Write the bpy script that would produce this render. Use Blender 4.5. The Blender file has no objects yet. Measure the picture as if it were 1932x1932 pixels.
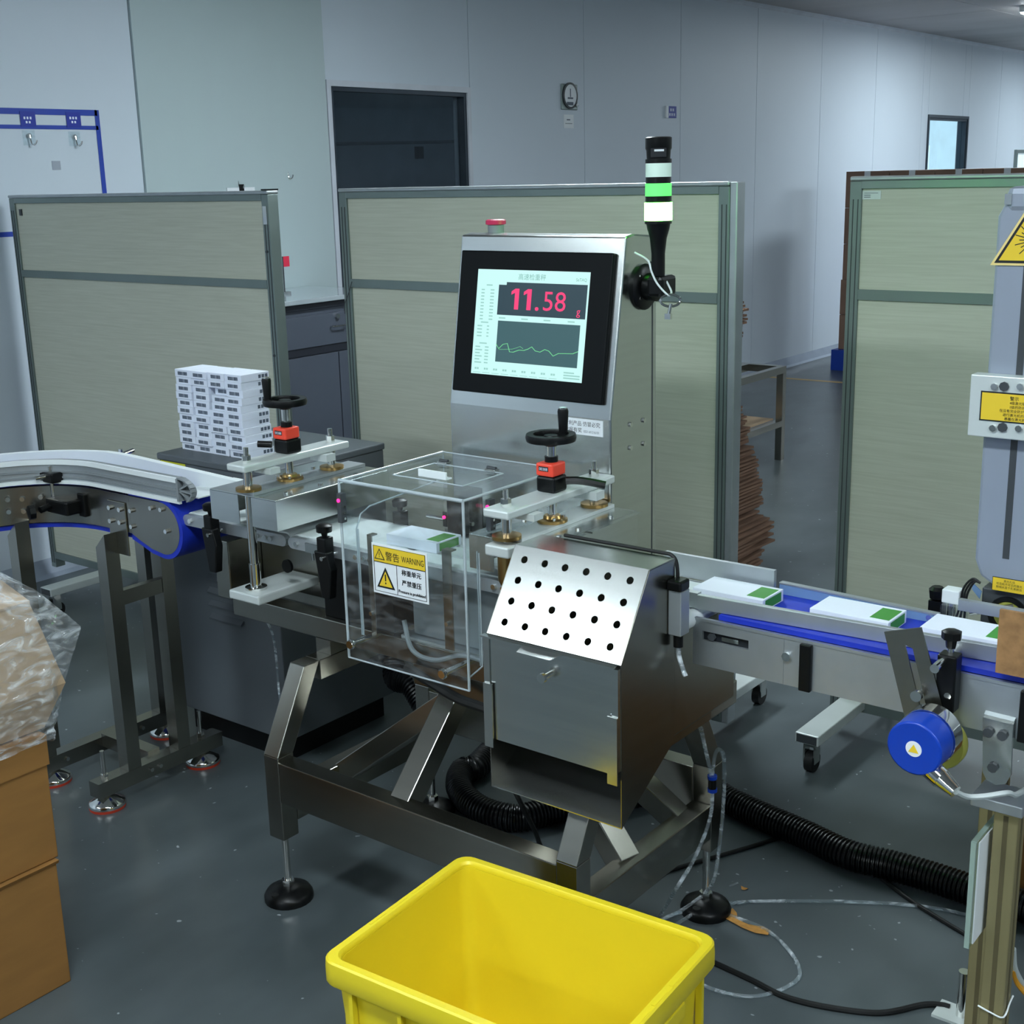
import bpy, bmesh, math, random
from mathutils import Vector, Matrix
random.seed(7)
S = bpy.context.scene
COL = S.collection

# ---------------------------------------------------------------- camera
H = 1.65
FPX = 2458.2
YAW, PIT, ROL = (math.radians(a) for a in (-38.106, 14.537, -1.4474))
fw = Vector((math.sin(YAW)*math.cos(PIT), math.cos(YAW)*math.cos(PIT), -math.sin(PIT)))
r0 = Vector((math.cos(YAW), -math.sin(YAW), 0)); u0 = r0.cross(fw)
rt = r0*math.cos(ROL)+u0*math.sin(ROL); up = -r0*math.sin(ROL)+u0*math.cos(ROL)
CAM = Vector((0, 0, H))
cd = bpy.data.cameras.new('camera'); cam = bpy.data.objects.new('camera', cd); COL.objects.link(cam)
M3 = Matrix((rt, up, -fw)).transposed()
cam.matrix_world = Matrix.Translation(CAM) @ M3.to_4x4()
cd.sensor_width = 36; cd.sensor_fit = 'HORIZONTAL'; cd.lens = 36*FPX/1932; cd.clip_start = .02
S.camera = cam

def ray(x, y): return fw+rt*((x-966)/FPX)-up*((y-966)/FPX)
def az(x, y, z=0.0):
    d = ray(x, y); return CAM+d*((z-H)/d.z)
def ax(x, y, X):
    d = ray(x, y); return CAM+d*(X/d.x)
def ay(x, y, Y):
    d = ray(x, y); return CAM+d*(Y/d.y)
def apl(x, y, p, n):
    d = ray(x, y); return CAM+d*((p-CAM).dot(n)/d.dot(n))

# ---------------------------------------------------------------- world, exposure
w = bpy.data.worlds.new('world'); S.world = w; w.use_nodes = True
w.node_tree.nodes['Background'].inputs[0].default_value = (.55, .68, .85, 1)
w.node_tree.nodes['Background'].inputs[1].default_value = .05
S.view_settings.view_transform = 'Standard'; S.view_settings.look = 'None'
S.view_settings.gamma = 1; S.view_settings.use_curve_mapping = False
S.view_settings.exposure = 0.0
LIGHT_COL = (.83, .95, 1.0)
LIGHT_W = 54.0

# ---------------------------------------------------------------- materials
MATS = {}
def srgb(c):
    return tuple(((v/255)/12.92 if v/255 <= .04045 else ((v/255+.055)/1.055)**2.4) for v in c)
def mat(name, col, rough=.5, metal=0, var=.08, scale=(6, 6, 6), bump=0, bscale=None, rvar=0, spec=.5, coat=0, trans=0, ior=1.45, emit=None, estr=0, detail=4):
    m = bpy.data.materials.new(name); m.use_nodes = True; MATS[name] = m
    nt = m.node_tree; b = nt.nodes['Principled BSDF']
    c = srgb(col)
    b.inputs['Roughness'].default_value = rough; b.inputs['Metallic'].default_value = metal
    b.inputs['Specular IOR Level'].default_value = spec
    b.inputs['Coat Weight'].default_value = coat
    b.inputs['Transmission Weight'].default_value = trans; b.inputs['IOR'].default_value = ior
    if emit: b.inputs['Emission Color'].default_value = (*srgb(emit), 1); b.inputs['Emission Strength'].default_value = estr
    tc = nt.nodes.new('ShaderNodeTexCoord'); mp = nt.nodes.new('ShaderNodeMapping'); mp.inputs['Scale'].default_value = scale
    nz = nt.nodes.new('ShaderNodeTexNoise'); nz.inputs['Scale'].default_value = 1; nz.inputs['Detail'].default_value = detail
    geo = nt.nodes.new('ShaderNodeNewGeometry')
    nt.links.new(geo.outputs['Position'], mp.inputs[0]); nt.links.new(mp.outputs[0], nz.inputs['Vector'])
    rp = nt.nodes.new('ShaderNodeValToRGB'); rp.color_ramp.elements[0].position = .3; rp.color_ramp.elements[1].position = .7
    rp.color_ramp.elements[0].color = (*[max(0, v*(1-var)) for v in c], 1); rp.color_ramp.elements[1].color = (*[min(1, v*(1+var)) for v in c], 1)
    nt.links.new(nz.outputs['Fac'], rp.inputs[0]); nt.links.new(rp.outputs[0], b.inputs['Base Color'])
    if rvar:
        mr = nt.nodes.new('ShaderNodeMapRange'); mr.inputs[3].default_value = max(.02, rough-rvar); mr.inputs[4].default_value = min(1, rough+rvar)
        nt.links.new(nz.outputs['Fac'], mr.inputs[0]); nt.links.new(mr.outputs[0], b.inputs['Roughness'])
    if bump:
        n2 = nz
        if bscale:
            mp2 = nt.nodes.new('ShaderNodeMapping'); mp2.inputs['Scale'].default_value = bscale
            n2 = nt.nodes.new('ShaderNodeTexNoise'); n2.inputs['Scale'].default_value = 1
            nt.links.new(geo.outputs['Position'], mp2.inputs[0]); nt.links.new(mp2.outputs[0], n2.inputs['Vector'])
        bp = nt.nodes.new('ShaderNodeBump'); bp.inputs['Strength'].default_value = bump; bp.inputs['Distance'].default_value = .002
        nt.links.new(n2.outputs['Fac'], bp.inputs['Height']); nt.links.new(bp.outputs[0], b.inputs['Normal'])
    return m
mat('wall_white', (200, 210, 221), .5, var=.03, scale=(.7, .7, .7), bump=.05, bscale=(3, 3, 3))
mat('wall_grey_green', (178, 193, 196), .42, var=.03, scale=(.7, .7, .7), bump=.05, bscale=(3, 3, 3))
mat('wall_pipe', (200, 205, 215), .4)
mat('joint', (158, 165, 178), .6)
mat('ceiling', (176, 172, 172), .6, var=.12, scale=(.5, 1.6, 1))
mat('cove', (150, 160, 175), .35, metal=.4)
mat('steel', (158, 156, 148), .26, 1, var=.03, scale=(3, 3, 70), rvar=.02, detail=2)
mat('steel_bright', (205, 208, 206), .22, 1, var=.03, scale=(3, 3, 90), rvar=.02, detail=2)
mat('polished', (225, 225, 222), .1, 1, var=.03)
mat('aluminium', (178, 184, 188), .42, .75, var=.04, scale=(20, 20, 20))
mat('cast_plate', (208, 215, 214), .42, .3, var=.04)
mat('slot_shade', (88, 80, 54), .6)
mat('anodised_gold', (172, 160, 118), .42, .7, var=.05, scale=(9, 9, 2))
mat('profile_grey', (128, 140, 138), .4, .6, var=.04)
mat('white_plastic', (226, 232, 234), .4, var=.03)
mat('white_belt', (214, 222, 222), .45, var=.04)
mat('grey_plastic', (128, 134, 138), .5, var=.06)
mat('black_plastic', (9, 10, 11), .36, var=.2, spec=.35)
mat('bezel_black', (4, 7, 10), .5, var=.1, spec=.2)
mat('black_rubber', (15, 16, 17), .6, var=.2)
mat('hose_black', (10, 12, 15), .3, var=.2)
mat('blue_belt', (26, 50, 178), .42, var=.1, scale=(30, 30, 30))
mat('blue_plastic', (15, 62, 176), .3, var=.05)
mat('blue_film', (118, 150, 190), .25, .2, var=.04)
mat('blue_tape', (32, 62, 160), .5)
mat('blue_pallet', (22, 62, 165), .5)
mat('red_counter', (236, 74, 54), .35, var=.05)
mat('red_button', (205, 45, 90), .35)
mat('red_rubber', (190, 62, 40), .5)
mat('red_flag', (220, 45, 75), .5)
mat('brass', (186, 152, 96), .3, 1, var=.06)
mat('crate_yellow', (236, 212, 40), .36, var=.03, scale=(5, 5, 5), rvar=.05)
mat('kraft', (142, 100, 50), .8, var=.09, scale=(7, 7, 30), bump=.1)
mat('kraft_pale', (176, 150, 122), .75, var=.07, scale=(7, 7, 30))
mat('kraft_sheet', (122, 92, 74), .85, var=.22, scale=(5, 5, 160))
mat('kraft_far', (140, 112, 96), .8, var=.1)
mat('wood_board', (150, 112, 72), .7, var=.22, scale=(60, 60, 60))
mat('cabinet_grey', (92, 98, 103), .45, var=.04)
mat('bench_grey', (78, 84, 96), .4, var=.04)
mat('bench_dark', (34, 38, 48), .5)
mat('bench_top', (190, 200, 206), .12, .3)
mat('laser_grey', (150, 158, 172), .42, .25, var=.03)
mat('dark_grey', (62, 66, 70), .45)
mat('paper', (232, 236, 240), .6, var=.02)
mat('carton_white', (226, 232, 244), .55, var=.02)
mat('carton_green', (62, 140, 52), .55)
mat('ink', (20, 24, 30), .6)
mat('ink_grey', (88, 98, 112), .6)
mat('label_yellow', (232, 198, 50), .5, var=.03)
mat('label_border', (238, 214, 140), .5, var=.03)
mat('label_lime', (214, 214, 40), .5)
mat('print_white', (225, 232, 245), .6)
mat('print_blue', (28, 48, 150), .5)
mat('glass_edge', (175, 195, 186), .2, trans=.4)
mat('acrylic_edge', (205, 216, 222), .25, emit=None)
mat('floor_line', (190, 160, 110), .6)
mat('dark_room', (200, 212, 220), .7)
mat('dark_frame', (52, 62, 72), .4, .5)
mat('encoder_wheel', (156, 156, 70), .5)
mat('orange_cable', (214, 150, 40), .5)
mat('leaf', (196, 140, 66), .6, var=.15, scale=(90, 90, 90))
mat('bag_content', (190, 160, 120), .8)
mat('lens_white', (215, 236, 226), .35, emit=(190, 235, 210), estr=.18)
mat('lens_green', (90, 230, 110), .35, emit=(100, 245, 110), estr=1.0)
mat('lens_lit', (230, 255, 230), .4, emit=(80, 255, 60), estr=85)
mat('screen_white', (8, 9, 10), .4, emit=(204, 252, 248), estr=1.0)
mat('screen_dark', (8, 9, 10), .4, emit=(44, 70, 82), estr=.8)
mat('screen_dark2', (8, 9, 10), .4, emit=(66, 106, 112), estr=.8)
mat('screen_pink', (8, 9, 10), .4, emit=(255, 62, 124), estr=1.0)
mat('screen_green', (8, 9, 10), .4, emit=(130, 230, 160), estr=.9)
mat('screen_ink', (8, 9, 10), .4, emit=(165, 222, 214), estr=.86)
mat('screen_title', (8, 9, 10), .4, emit=(136, 200, 190), estr=.8)
mat('sensor_red', (250, 40, 120), .4, emit=(255, 40, 130), estr=2.2)
mat('window_glow', (205, 222, 228), .5, emit=(205, 224, 230), estr=.6)
mat('window_glow_strip', (220, 240, 244), .5, emit=(226, 244, 248), estr=1.0)
mat('lamp_diffuser', (255, 255, 255), .5)
b = MATS['lamp_diffuser'].node_tree.nodes['Principled BSDF']
b.inputs['Emission Color'].default_value = (*LIGHT_COL, 1); b.inputs['Emission Strength'].default_value = LIGHT_W
MATS['acrylic_edge'].node_tree.nodes['Principled BSDF'].inputs['Transmission Weight'].default_value = .35

def laminate():
    m = mat('laminate', (170, 172, 150), .5, var=.0)
    nt = m.node_tree; b = nt.nodes['Principled BSDF']
    g = nt.nodes.new('ShaderNodeNewGeometry'); mp = nt.nodes.new('ShaderNodeMapping'); mp.inputs['Scale'].default_value = (5, 5, 150)
    nz = nt.nodes.new('ShaderNodeTexNoise'); nz.inputs['Scale'].default_value = 1; nz.inputs['Detail'].default_value = 6; nz.inputs['Distortion'].default_value = .6
    rp = nt.nodes.new('ShaderNodeValToRGB'); e = rp.color_ramp.elements
    e[0].position = .3; e[0].color = (*srgb((187, 189, 172)), 1); e[1].position = .68; e[1].color = (*srgb((199, 201, 185)), 1)
    nt.links.new(g.outputs['Position'], mp.inputs[0]); nt.links.new(mp.outputs[0], nz.inputs['Vector'])
    nt.links.new(nz.outputs['Fac'], rp.inputs[0]); nt.links.new(rp.outputs[0], b.inputs['Base Color'])
laminate()

def floor_mat():
    m = mat('floor_epoxy', (98, 106, 112), .3, var=.0)
    nt = m.node_tree; b = nt.nodes['Principled BSDF']; L = nt.links
    g = nt.nodes.new('ShaderNodeNewGeometry')
    def noise(sc, det):
        mp = nt.nodes.new('ShaderNodeMapping'); mp.inputs['Scale'].default_value = sc; mp.inputs['Location'].default_value = (.3, .7, .41)
        n = nt.nodes.new('ShaderNodeTexNoise'); n.inputs['Scale'].default_value = 1; n.inputs['Detail'].default_value = det
        L.new(g.outputs['Position'], mp.inputs[0]); L.new(mp.outputs[0], n.inputs['Vector']); return n
    n1 = noise((1.3, .8, 1), 3); n2 = noise((5, 3, 1), 3); n3 = noise((46, 46, 46), 1)
    mx = nt.nodes.new('ShaderNodeMath'); mx.operation = 'ADD'; L.new(n1.outputs['Fac'], mx.inputs[0]); L.new(n2.outputs['Fac'], mx.inputs[1])
    rp = nt.nodes.new('ShaderNodeValToRGB'); e = rp.color_ramp.elements
    dv = nt.nodes.new('ShaderNodeMath'); dv.operation = 'MULTIPLY'; dv.inputs[1].default_value = .5; L.new(mx.outputs[0], dv.inputs[0])
    e[0].position = .36; e[0].color = (*srgb((62, 70, 72)), 1); e[1].position = .64; e[1].color = (*srgb((88, 96, 99)), 1)
    L.new(dv.outputs[0], rp.inputs[0])
    rp2 = nt.nodes.new('ShaderNodeValToRGB'); q = rp2.color_ramp.elements
    q[0].position = .77; q[0].color = (0, 0, 0, 1); q[1].position = .8; q[1].color = (1, 1, 1, 1)
    L.new(n3.outputs['Fac'], rp2.inputs[0])
    mix = nt.nodes.new('ShaderNodeMixRGB'); mix.inputs[2].default_value = (*srgb((165, 172, 176)), 1)
    L.new(rp2.outputs[0], mix.inputs[0]); L.new(rp.outputs[0], mix.inputs[1]); L.new(mix.outputs[0], b.inputs['Base Color'])
    mr = nt.nodes.new('ShaderNodeMapRange'); mr.inputs[3].default_value = .25; mr.inputs[4].default_value = .4
    L.new(n1.outputs['Fac'], mr.inputs[0]); L.new(mr.outputs[0], b.inputs['Roughness'])
floor_mat()

def clear(name, tint, gl_rough=.03, white=0.0, ior=1.45):
    m = bpy.data.materials.new(name); m.use_nodes = True; MATS[name] = m
    nt = m.node_tree; nt.nodes.remove(nt.nodes['Principled BSDF']); out = nt.nodes['Material Output']
    t = nt.nodes.new('ShaderNodeBsdfTransparent'); t.inputs[0].default_value = (*tint, 1)
    g = nt.nodes.new('ShaderNodeBsdfGlossy'); g.inputs['Roughness'].default_value = gl_rough
    lw_ = nt.nodes.new('ShaderNodeLayerWeight'); lw_.inputs[0].default_value = .5
    pw_ = nt.nodes.new('ShaderNodeMath'); pw_.operation = 'POWER'; pw_.inputs[1].default_value = 5
    f = nt.nodes.new('ShaderNodeMath'); f.operation = 'MULTIPLY_ADD'; f.inputs[1].default_value = .8; f.inputs[2].default_value = ((ior-1)/(ior+1))**2*1.2
    nt.links.new(lw_.outputs['Facing'], pw_.inputs[0]); nt.links.new(pw_.outputs[0], f.inputs[0])
    mx = nt.nodes.new('ShaderNodeMixShader')
    nt.links.new(f.outputs[0], mx.inputs[0]); nt.links.new(t.outputs[0], mx.inputs[1]); nt.links.new(g.outputs[0], mx.inputs[2])
    last = mx
    if white:
        d = nt.nodes.new('ShaderNodeBsdfDiffuse'); d.inputs[0].default_value = (.85, .9, .95, 1)
        m2 = nt.nodes.new('ShaderNodeMixShader'); geo = nt.nodes.new('ShaderNodeNewGeometry')
        mp = nt.nodes.new('ShaderNodeMapping'); mp.inputs['Scale'].default_value = (14, 14, 40)
        nz = nt.nodes.new('ShaderNodeTexNoise'); nz.inputs['Scale'].default_value = 1; nz.inputs['Detail'].default_value = 5; nz.inputs['Distortion'].default_value = 1.6
        mr = nt.nodes.new('ShaderNodeMapRange'); mr.inputs[1].default_value = .45; mr.inputs[2].default_value = .72; mr.inputs[3].default_value = white*.4; mr.inputs[4].default_value = white*3.2
        nt.links.new(geo.outputs['Position'], mp.inputs[0]); nt.links.new(mp.outputs[0], nz.inputs['Vector']); nt.links.new(nz.outputs['Fac'], mr.inputs[0])
        nt.links.new(mr.outputs[0], m2.inputs[0]); nt.links.new(mx.outputs[0], m2.inputs[1]); nt.links.new(d.outputs[0], m2.inputs[2]); last = m2
    nt.links.new(last.outputs[0], out.inputs[0]); return m
clear('acrylic', (.96, .985, .99), .03, .02)
clear('window_glass', (.78, .83, .86), .03, 0, 2.2)
clear('far_glass', (.9, .95, .97), .02, 0)
clear('film_bag', (.95, .965, .98), .1, .16)
clear('tube_clear', (.84, .9, .92), .08, .22)
clear('glass_plate', (.82, .95, .88), .02, .02)

# ---------------------------------------------------------------- helpers
WL = {}
def wl(o): return WL[o] if o else Vector((0, 0, 0))
def root(name, label, cat, loc, group=None):
    o = bpy.data.objects.new(name, None); COL.objects.link(o); o.location = loc; o.empty_display_size = .05
    WL[o] = Vector(loc); o['label'] = label; o['category'] = cat
    if group: o['group'] = group
    return o
def tag(o, label, cat, group=None):
    o['label'] = label; o['category'] = cat
    if group: o['group'] = group
    return o
def structure(o): o['kind'] = 'structure'; return o
def lab(o, l): o['label'] = l; return o
def mk(name, bm, m, parent=None, smooth=False, bev=0):
    bmesh.ops.recalc_face_normals(bm, faces=bm.faces)
    me = bpy.data.meshes.new(name); bm.to_mesh(me); bm.free()
    return mkm(name, me, m, parent, smooth, bev)
def mkm(name, me, m, parent=None, smooth=False, bev=0, origin=None):
    if origin is None:
        lo = [min(v.co[i] for v in me.vertices) for i in range(3)]; hi = [max(v.co[i] for v in me.vertices) for i in range(3)]
        origin = Vector([(lo[0]+hi[0])/2, (lo[1]+hi[1])/2, lo[2]])
    me.transform(Matrix.Translation(-origin))
    o = bpy.data.objects.new(name, me); COL.objects.link(o)
    o.location = origin-wl(parent); WL[o] = Vector(origin)
    if parent: o.parent = parent
    me.materials.append(MATS[m] if isinstance(m, str) else m)
    if smooth:
        for p in me.polygons: p.use_smooth = True
        me.set_sharp_from_angle(angle=math.radians(40))
    if bev:
        b = o.modifiers.new('bevel', 'BEVEL'); b.width = bev; b.segments = 2; b.limit_method = 'ANGLE'
    return o
def abox(bm, x, y, z, mtx=None):
    vs = [bm.verts.new((x[i], y[j], z[k])) for i in (0, 1) for j in (0, 1) for k in (0, 1)]
    for f in ((0, 1, 3, 2), (4, 6, 7, 5), (0, 4, 5, 1), (2, 3, 7, 6), (0, 2, 6, 4), (1, 5, 7, 3)): bm.faces.new([vs[i] for i in f])
    if mtx:
        for v in vs: v.co = mtx @ v.co
    return vs
def box(name, x, y, z, m, parent=None, bev=0, mtx=None):
    bm = bmesh.new(); abox(bm, x, y, z, mtx); return mk(name, bm, m, parent, bev=bev)
def boxes(name, lst, m, parent=None, bev=0):
    bm = bmesh.new()
    for l in lst: abox(bm, *l)
    return mk(name, bm, m, parent, bev=bev)
def frame_of(d):
    d = d.normalized(); a = Vector((0, 0, 1)) if abs(d.z) < .9 else Vector((1, 0, 0))
    u = d.cross(a).normalized(); return u, u.cross(d).normalized()
def acyl(bm, p, q, r, r2=None, seg=16, caps=True):
    p, q = Vector(p), Vector(q); u, v = frame_of(q-p); r2 = r if r2 is None else r2
    A = [bm.verts.new(p+(u*math.cos(t)+v*math.sin(t))*r) for t in [2*math.pi*i/seg for i in range(seg)]]
    B = [bm.verts.new(q+(u*math.cos(t)+v*math.sin(t))*r2) for t in [2*math.pi*i/seg for i in range(seg)]]
    for i in range(seg): bm.faces.new((A[i], A[(i+1) % seg], B[(i+1) % seg], B[i]))
    if caps: bm.faces.new(A); bm.faces.new(B)
def cyl(name, p, q, r, m, parent=None, r2=None, seg=20, bev=0):
    bm = bmesh.new(); acyl(bm, p, q, r, r2, seg); return mk(name, bm, m, parent, True, bev)
def lathe(name, c, prof, m, parent=None, seg=24, axis=(0, 0, 1)):
    bm = bmesh.new(); c = Vector(c); d = Vector(axis).normalized(); u, v = frame_of(d); rings = []
    for r, h in prof:
        rings.append([bm.verts.new(c+d*h+(u*math.cos(t)+v*math.sin(t))*max(r, 1e-4)) for t in [2*math.pi*i/seg for i in range(seg)]])
    for a, b in zip(rings, rings[1:]):
        for i in range(seg): bm.faces.new((a[i], a[(i+1) % seg], b[(i+1) % seg], b[i]))
    bm.faces.new(rings[0]); bm.faces.new(rings[-1])
    return mk(name, bm, m, parent, True)
def prism(name, pts, off, m, parent=None, bev=0, holes=None):
    """pts: closed outline of 3D points, extruded by vector off"""
    bm = bmesh.new(); off = Vector(off); n = len(pts)
    A = [bm.verts.new(Vector(p)) for p in pts]; B = [bm.verts.new(Vector(p)+off) for p in pts]
    bm.faces.new(A); bm.faces.new(B)
    for i in range(n): bm.faces.new((A[i], A[(i+1) % n], B[(i+1) % n], B[i]))
    return mk(name, bm, m, parent, bev=bev)
def catmull(P, n):
    P = [Vector(p) for p in P]; Q = [P[0]*2-P[1]]+P+[P[-1]*2-P[-2]]; out = []
    for i in range(1, len(Q)-2):
        for k in range(n):
            t = k/n; a, b, c, d = Q[i-1:i+3]
            out.append(.5*((2*b)+(c-a)*t+(2*a-5*b+4*c-d)*t*t+(3*b-a-3*c+d)*t**3))
    out.append(P[-1]); return out
def atube(bm, pts, r, seg=8, rf=None):
    n = len(pts); rings = []; d0 = (pts[1]-pts[0]); u, v = frame_of(d0)
    for i, p in enumerate(pts):
        d = (pts[min(i+1, n-1)]-pts[max(i-1, 0)]).normalized()
        u = (u-d*u.dot(d)).normalized(); v = d.cross(u)
        rr = rf(i) if rf else r
        rings.append([bm.verts.new(p+(u*math.cos(t)+v*math.sin(t))*rr) for t in [2*math.pi*k/seg for k in range(seg)]])
    for a, b in zip(rings, rings[1:]):
        for k in range(seg): bm.faces.new((a[k], a[(k+1) % seg], b[(k+1) % seg], b[k]))
    bm.faces.new(rings[0]); bm.faces.new(rings[-1])
def tube(name, P, r, m, parent=None, n=8, seg=8, rf=None, straight=False):
    bm = bmesh.new(); pts = [Vector(p) for p in P] if straight else catmull(P, n)
    atube(bm, pts, r, seg, rf); return mk(name, bm, m, parent, True)
def bar(name, p, q, wid, hgt, m, parent=None, upv=(0, 0, 1), bev=0):
    """rectangular bar from p to q; hgt along upv, wid across"""
    p, q = Vector(p), Vector(q); d = (q-p).normalized(); s = d.cross(Vector(upv)).normalized(); t = s.cross(d)
    o = [p+s*(a*wid/2)+t*(b*hgt/2) for a, b in ((-1, -1), (1, -1), (1, 1), (-1, 1))]
    return prism(name, o, q-p, m, parent, bev)
def copy(o, parent, delta):
    c = o.copy(); COL.objects.link(c); c.parent = parent
    WL[c] = WL[o]+Vector(delta); c.location = WL[c]-wl(parent); return c
def copytree(o, delta, label=None, group=None):
    c = o.copy(); COL.objects.link(c); WL[c] = WL[o]+Vector(delta); c.location = WL[c]
    if label: c['label'] = label
    if group: c['group'] = group
    for ch in list(o.children):
        d = copy(ch, c, delta)
        for g in list(ch.children): copy(g, d, delta)
    return c
TXT = {}
def text(name, s, org, xd, yd, size, m, parent, align='LEFT', fat=0.0, ext=.0003, sx=1.0, fit=None):
    key = (s, align, fat)
    if key not in TXT:
        c = bpy.data.curves.new('t', 'FONT'); c.body = s; c.align_x = align; c.size = 1; c.fill_mode = 'FRONT'
        c.resolution_u = 3; c.space_line = 1.1
        o = bpy.data.objects.new('t', c); COL.objects.link(o); bpy.context.view_layer.update()
        dg = bpy.context.evaluated_depsgraph_get(); me = bpy.data.meshes.new_from_object(o.evaluated_get(dg))
        bpy.data.objects.remove(o); bpy.data.curves.remove(c)
        if fat:
            bm = bmesh.new()
            for i_, (dx, dy) in enumerate([(0, 0)]+[(math.cos(a*math.pi/4), math.sin(a*math.pi/4)) for a in range(8)]):
                m2 = me.copy(); m2.transform(Matrix.Translation((dx*fat, dy*fat, -i_*.0008))); bm.from_mesh(m2); bpy.data.meshes.remove(m2)
            bm.to_mesh(me); bm.free()
        TXT[key] = me
    me = TXT[key].copy(); me.materials.clear()
    if fit: sx = fit/size/(max(v.co.x for v in me.vertices)-min(v.co.x for v in me.vertices))
    xd, yd = Vector(xd).normalized(), Vector(yd).normalized(); zd = xd.cross(yd)
    R = Matrix((xd, yd, zd)).transposed().to_4x4()
    me.transform(Matrix.Translation(Vector(org)+zd*ext) @ R @ Matrix.Diagonal((size*sx, size, 1, 1)))
    return mkm(name, me, m, parent)
def quad(name, org, xd, yd, a, b, m, parent, thick=.0006, lift=0.0):
    """thin plate with corner org, spanning a along xd and b along yd"""
    xd, yd = Vector(xd).normalized(), Vector(yd).normalized(); zd = xd.cross(yd); o = Vector(org)+zd*lift
    return prism(name, [o, o+xd*a, o+xd*a+yd*b, o+yd*b], zd*thick, m, parent)
def bolts(parent, pts, axis, r=.006, h=.006, m='polished', name='bolt'):
    first = None
    for p in pts:
        p = Vector(p)
        if first is None:
            first = cyl(name, p, p+Vector(axis)*h, r, m, parent, seg=8); p0 = p
        else: copy(first, parent, p-p0)
XV, YV, ZV = Vector((1, 0, 0)), Vector((0, 1, 0)), Vector((0, 0, 1))

# ================================================================ SETTING
WX = -4.975; CZ = 2.86; Y0, Y1, X1 = -5.0, 19.0, 7.0
structure(box('floor', (WX-.2, X1), (Y0, Y1), (-.06, 0), 'floor_epoxy'))
mat('ceiling_joint', (110, 108, 110), .7)
cl = structure(box('ceiling', (WX-.2, X1), (Y0, Y1), (CZ+.012, CZ+.1), 'ceiling_joint'))
# ceiling boards in view, laid with narrow joints
cw, cl_len = 1.15, 3.0
ix = 0
for i in range(3):
    for j in range(5):
        x0 = WX+i*cw; y0 = 5.5+j*cl_len-(i % 2)*1.2
        if y0 > Y1-.1: continue
        box('ceiling_board', (x0+.004, x0+cw-.004), (y0+.004, min(y0+cl_len, Y1)-.004), (CZ, CZ+.0115), 'ceiling', cl)
box('ceiling_board', (WX, WX+3*cw), (Y0, 4.29), (CZ, CZ+.0115), 'ceiling', cl)
box('ceiling_board', (WX+3*cw+.004, X1), (Y0, Y1), (CZ, CZ+.0115), 'ceiling', cl)
structure(box('wall_right', (X1, X1+.1), (Y0, Y1), (0, CZ), 'wall_white'))
structure(box('wall_back', (WX, X1), (Y1, Y1+.1), (0, CZ), 'wall_white'))
structure(box('wall_front', (WX, X1), (Y0-.1, Y0), (0, CZ), 'wall_white'))
wall = root('wall_left', 'white sandwich panel wall behind the partitions', 'wall', (WX, 7, 0)); del wall['category']; wall['kind'] = 'structure'
seams = [Y0, -.86, .29, 1.44, 2.59, 3.74, 4.895, 6.05, 7.2, 8.40, 9.55, 10.7, 11.85, 13.0, 14.15, 15.3, 16.45, 17.6, Y1]
W1 = (4.9, 6.045, .86, 2.135); W2 = (13.17, 14.32, 1.0, 2.12)
TH = .1
for a, b in zip(seams, seams[1:]):
    m = 'wall_grey_green' if abs(a-3.74) < .01 else 'wall_white'
    dx = .012 if abs(a-3.74) < .01 else 0
    segs = [(a, b, 0, CZ)]
    if abs(a-4.895) < .01: segs = [(a, b, 0, W1[2]), (a, b, W1[3], CZ)]
    if abs(a-13.0) < .01: segs = [(a, W2[0], 0, CZ), (W2[0], b, 0, W2[2]), (W2[0], b, W2[3], CZ)]
    if abs(a-14.15) < .01: segs = [(a, W2[1], 0, W2[2]), (a, W2[1], W2[3], CZ), (W2[1], b, 0, CZ)]
    for y0, y1, z0, z1 in segs:
        box('wall_panel', (WX-TH, WX+dx), (y0+.0025, y1-.0025), (z0, z1), m, wall)
boxes('panel_joint', [((WX-TH, WX-.004), (s-.003, s+.003), (0, CZ)) for s in seams[1:-1] if abs(s-4.895) > .01 and abs(s-6.05) > .01 and s != 14.15], 'joint', wall)
bb = structure(prism('baseboard_left', [(WX, Y0, 0), (WX+.05, Y0, 0), (WX+.03, Y0, .015), (WX+.012, Y0, .05), (WX, Y0, .075)], (0, Y1-Y0, 0), 'cove'))
structure(prism('trim_1', [(WX, Y0, CZ), (WX+.03, Y0, CZ), (WX+.012, Y0, CZ-.012), (WX, Y0, CZ-.03)], (0, Y1-Y0, 0), 'wall_pipe'))
# dark window
def window(name, W, glass, framemat, lab_):
    y0, y1, z0, z1 = W
    r = root(name, lab_, 'window', (WX, (y0+y1)/2, z0)); del r['category']; r['kind'] = 'structure'
    f = .03
    boxes('window_frame', [((WX-TH, WX+.012), (y0, y0+f), (z0, z1)), ((WX-TH, WX+.012), (y1-f, y1), (z0, z1)),
                           ((WX-TH, WX+.012), (y0+f, y1-f), (z1-f, z1)), ((WX-TH, WX+.012), (y0+f, y1-f), (z0, z0+f))], framemat, r)
    g = .022
    boxes('window_gasket', [((WX-.05, WX+.002), (y0+f, y0+f+g), (z0+f, z1-f)), ((WX-.05, WX+.002), (y1-f-g, y1-f), (z0+f, z1-f)),
                            ((WX-.05, WX+.002), (y0+f+g, y1-f-g), (z1-f-g, z1-f)), ((WX-.05, WX+.002), (y0+f+g, y1-f-g), (z0+f, z0+f+g))], 'dark_frame', r)
    box('window_pane', (WX-.045, WX-.039), (y0+f+g, y1-f-g), (z0+f+g, z1-f-g), glass, r)
    return r
window('window_1', W1, 'window_glass', 'wall_pipe', 'dark glazed window with grey metal frame above the bench')
window('window_2', W2, 'far_glass', 'dark_frame', 'small bright window in the far part of the wall')
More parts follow.
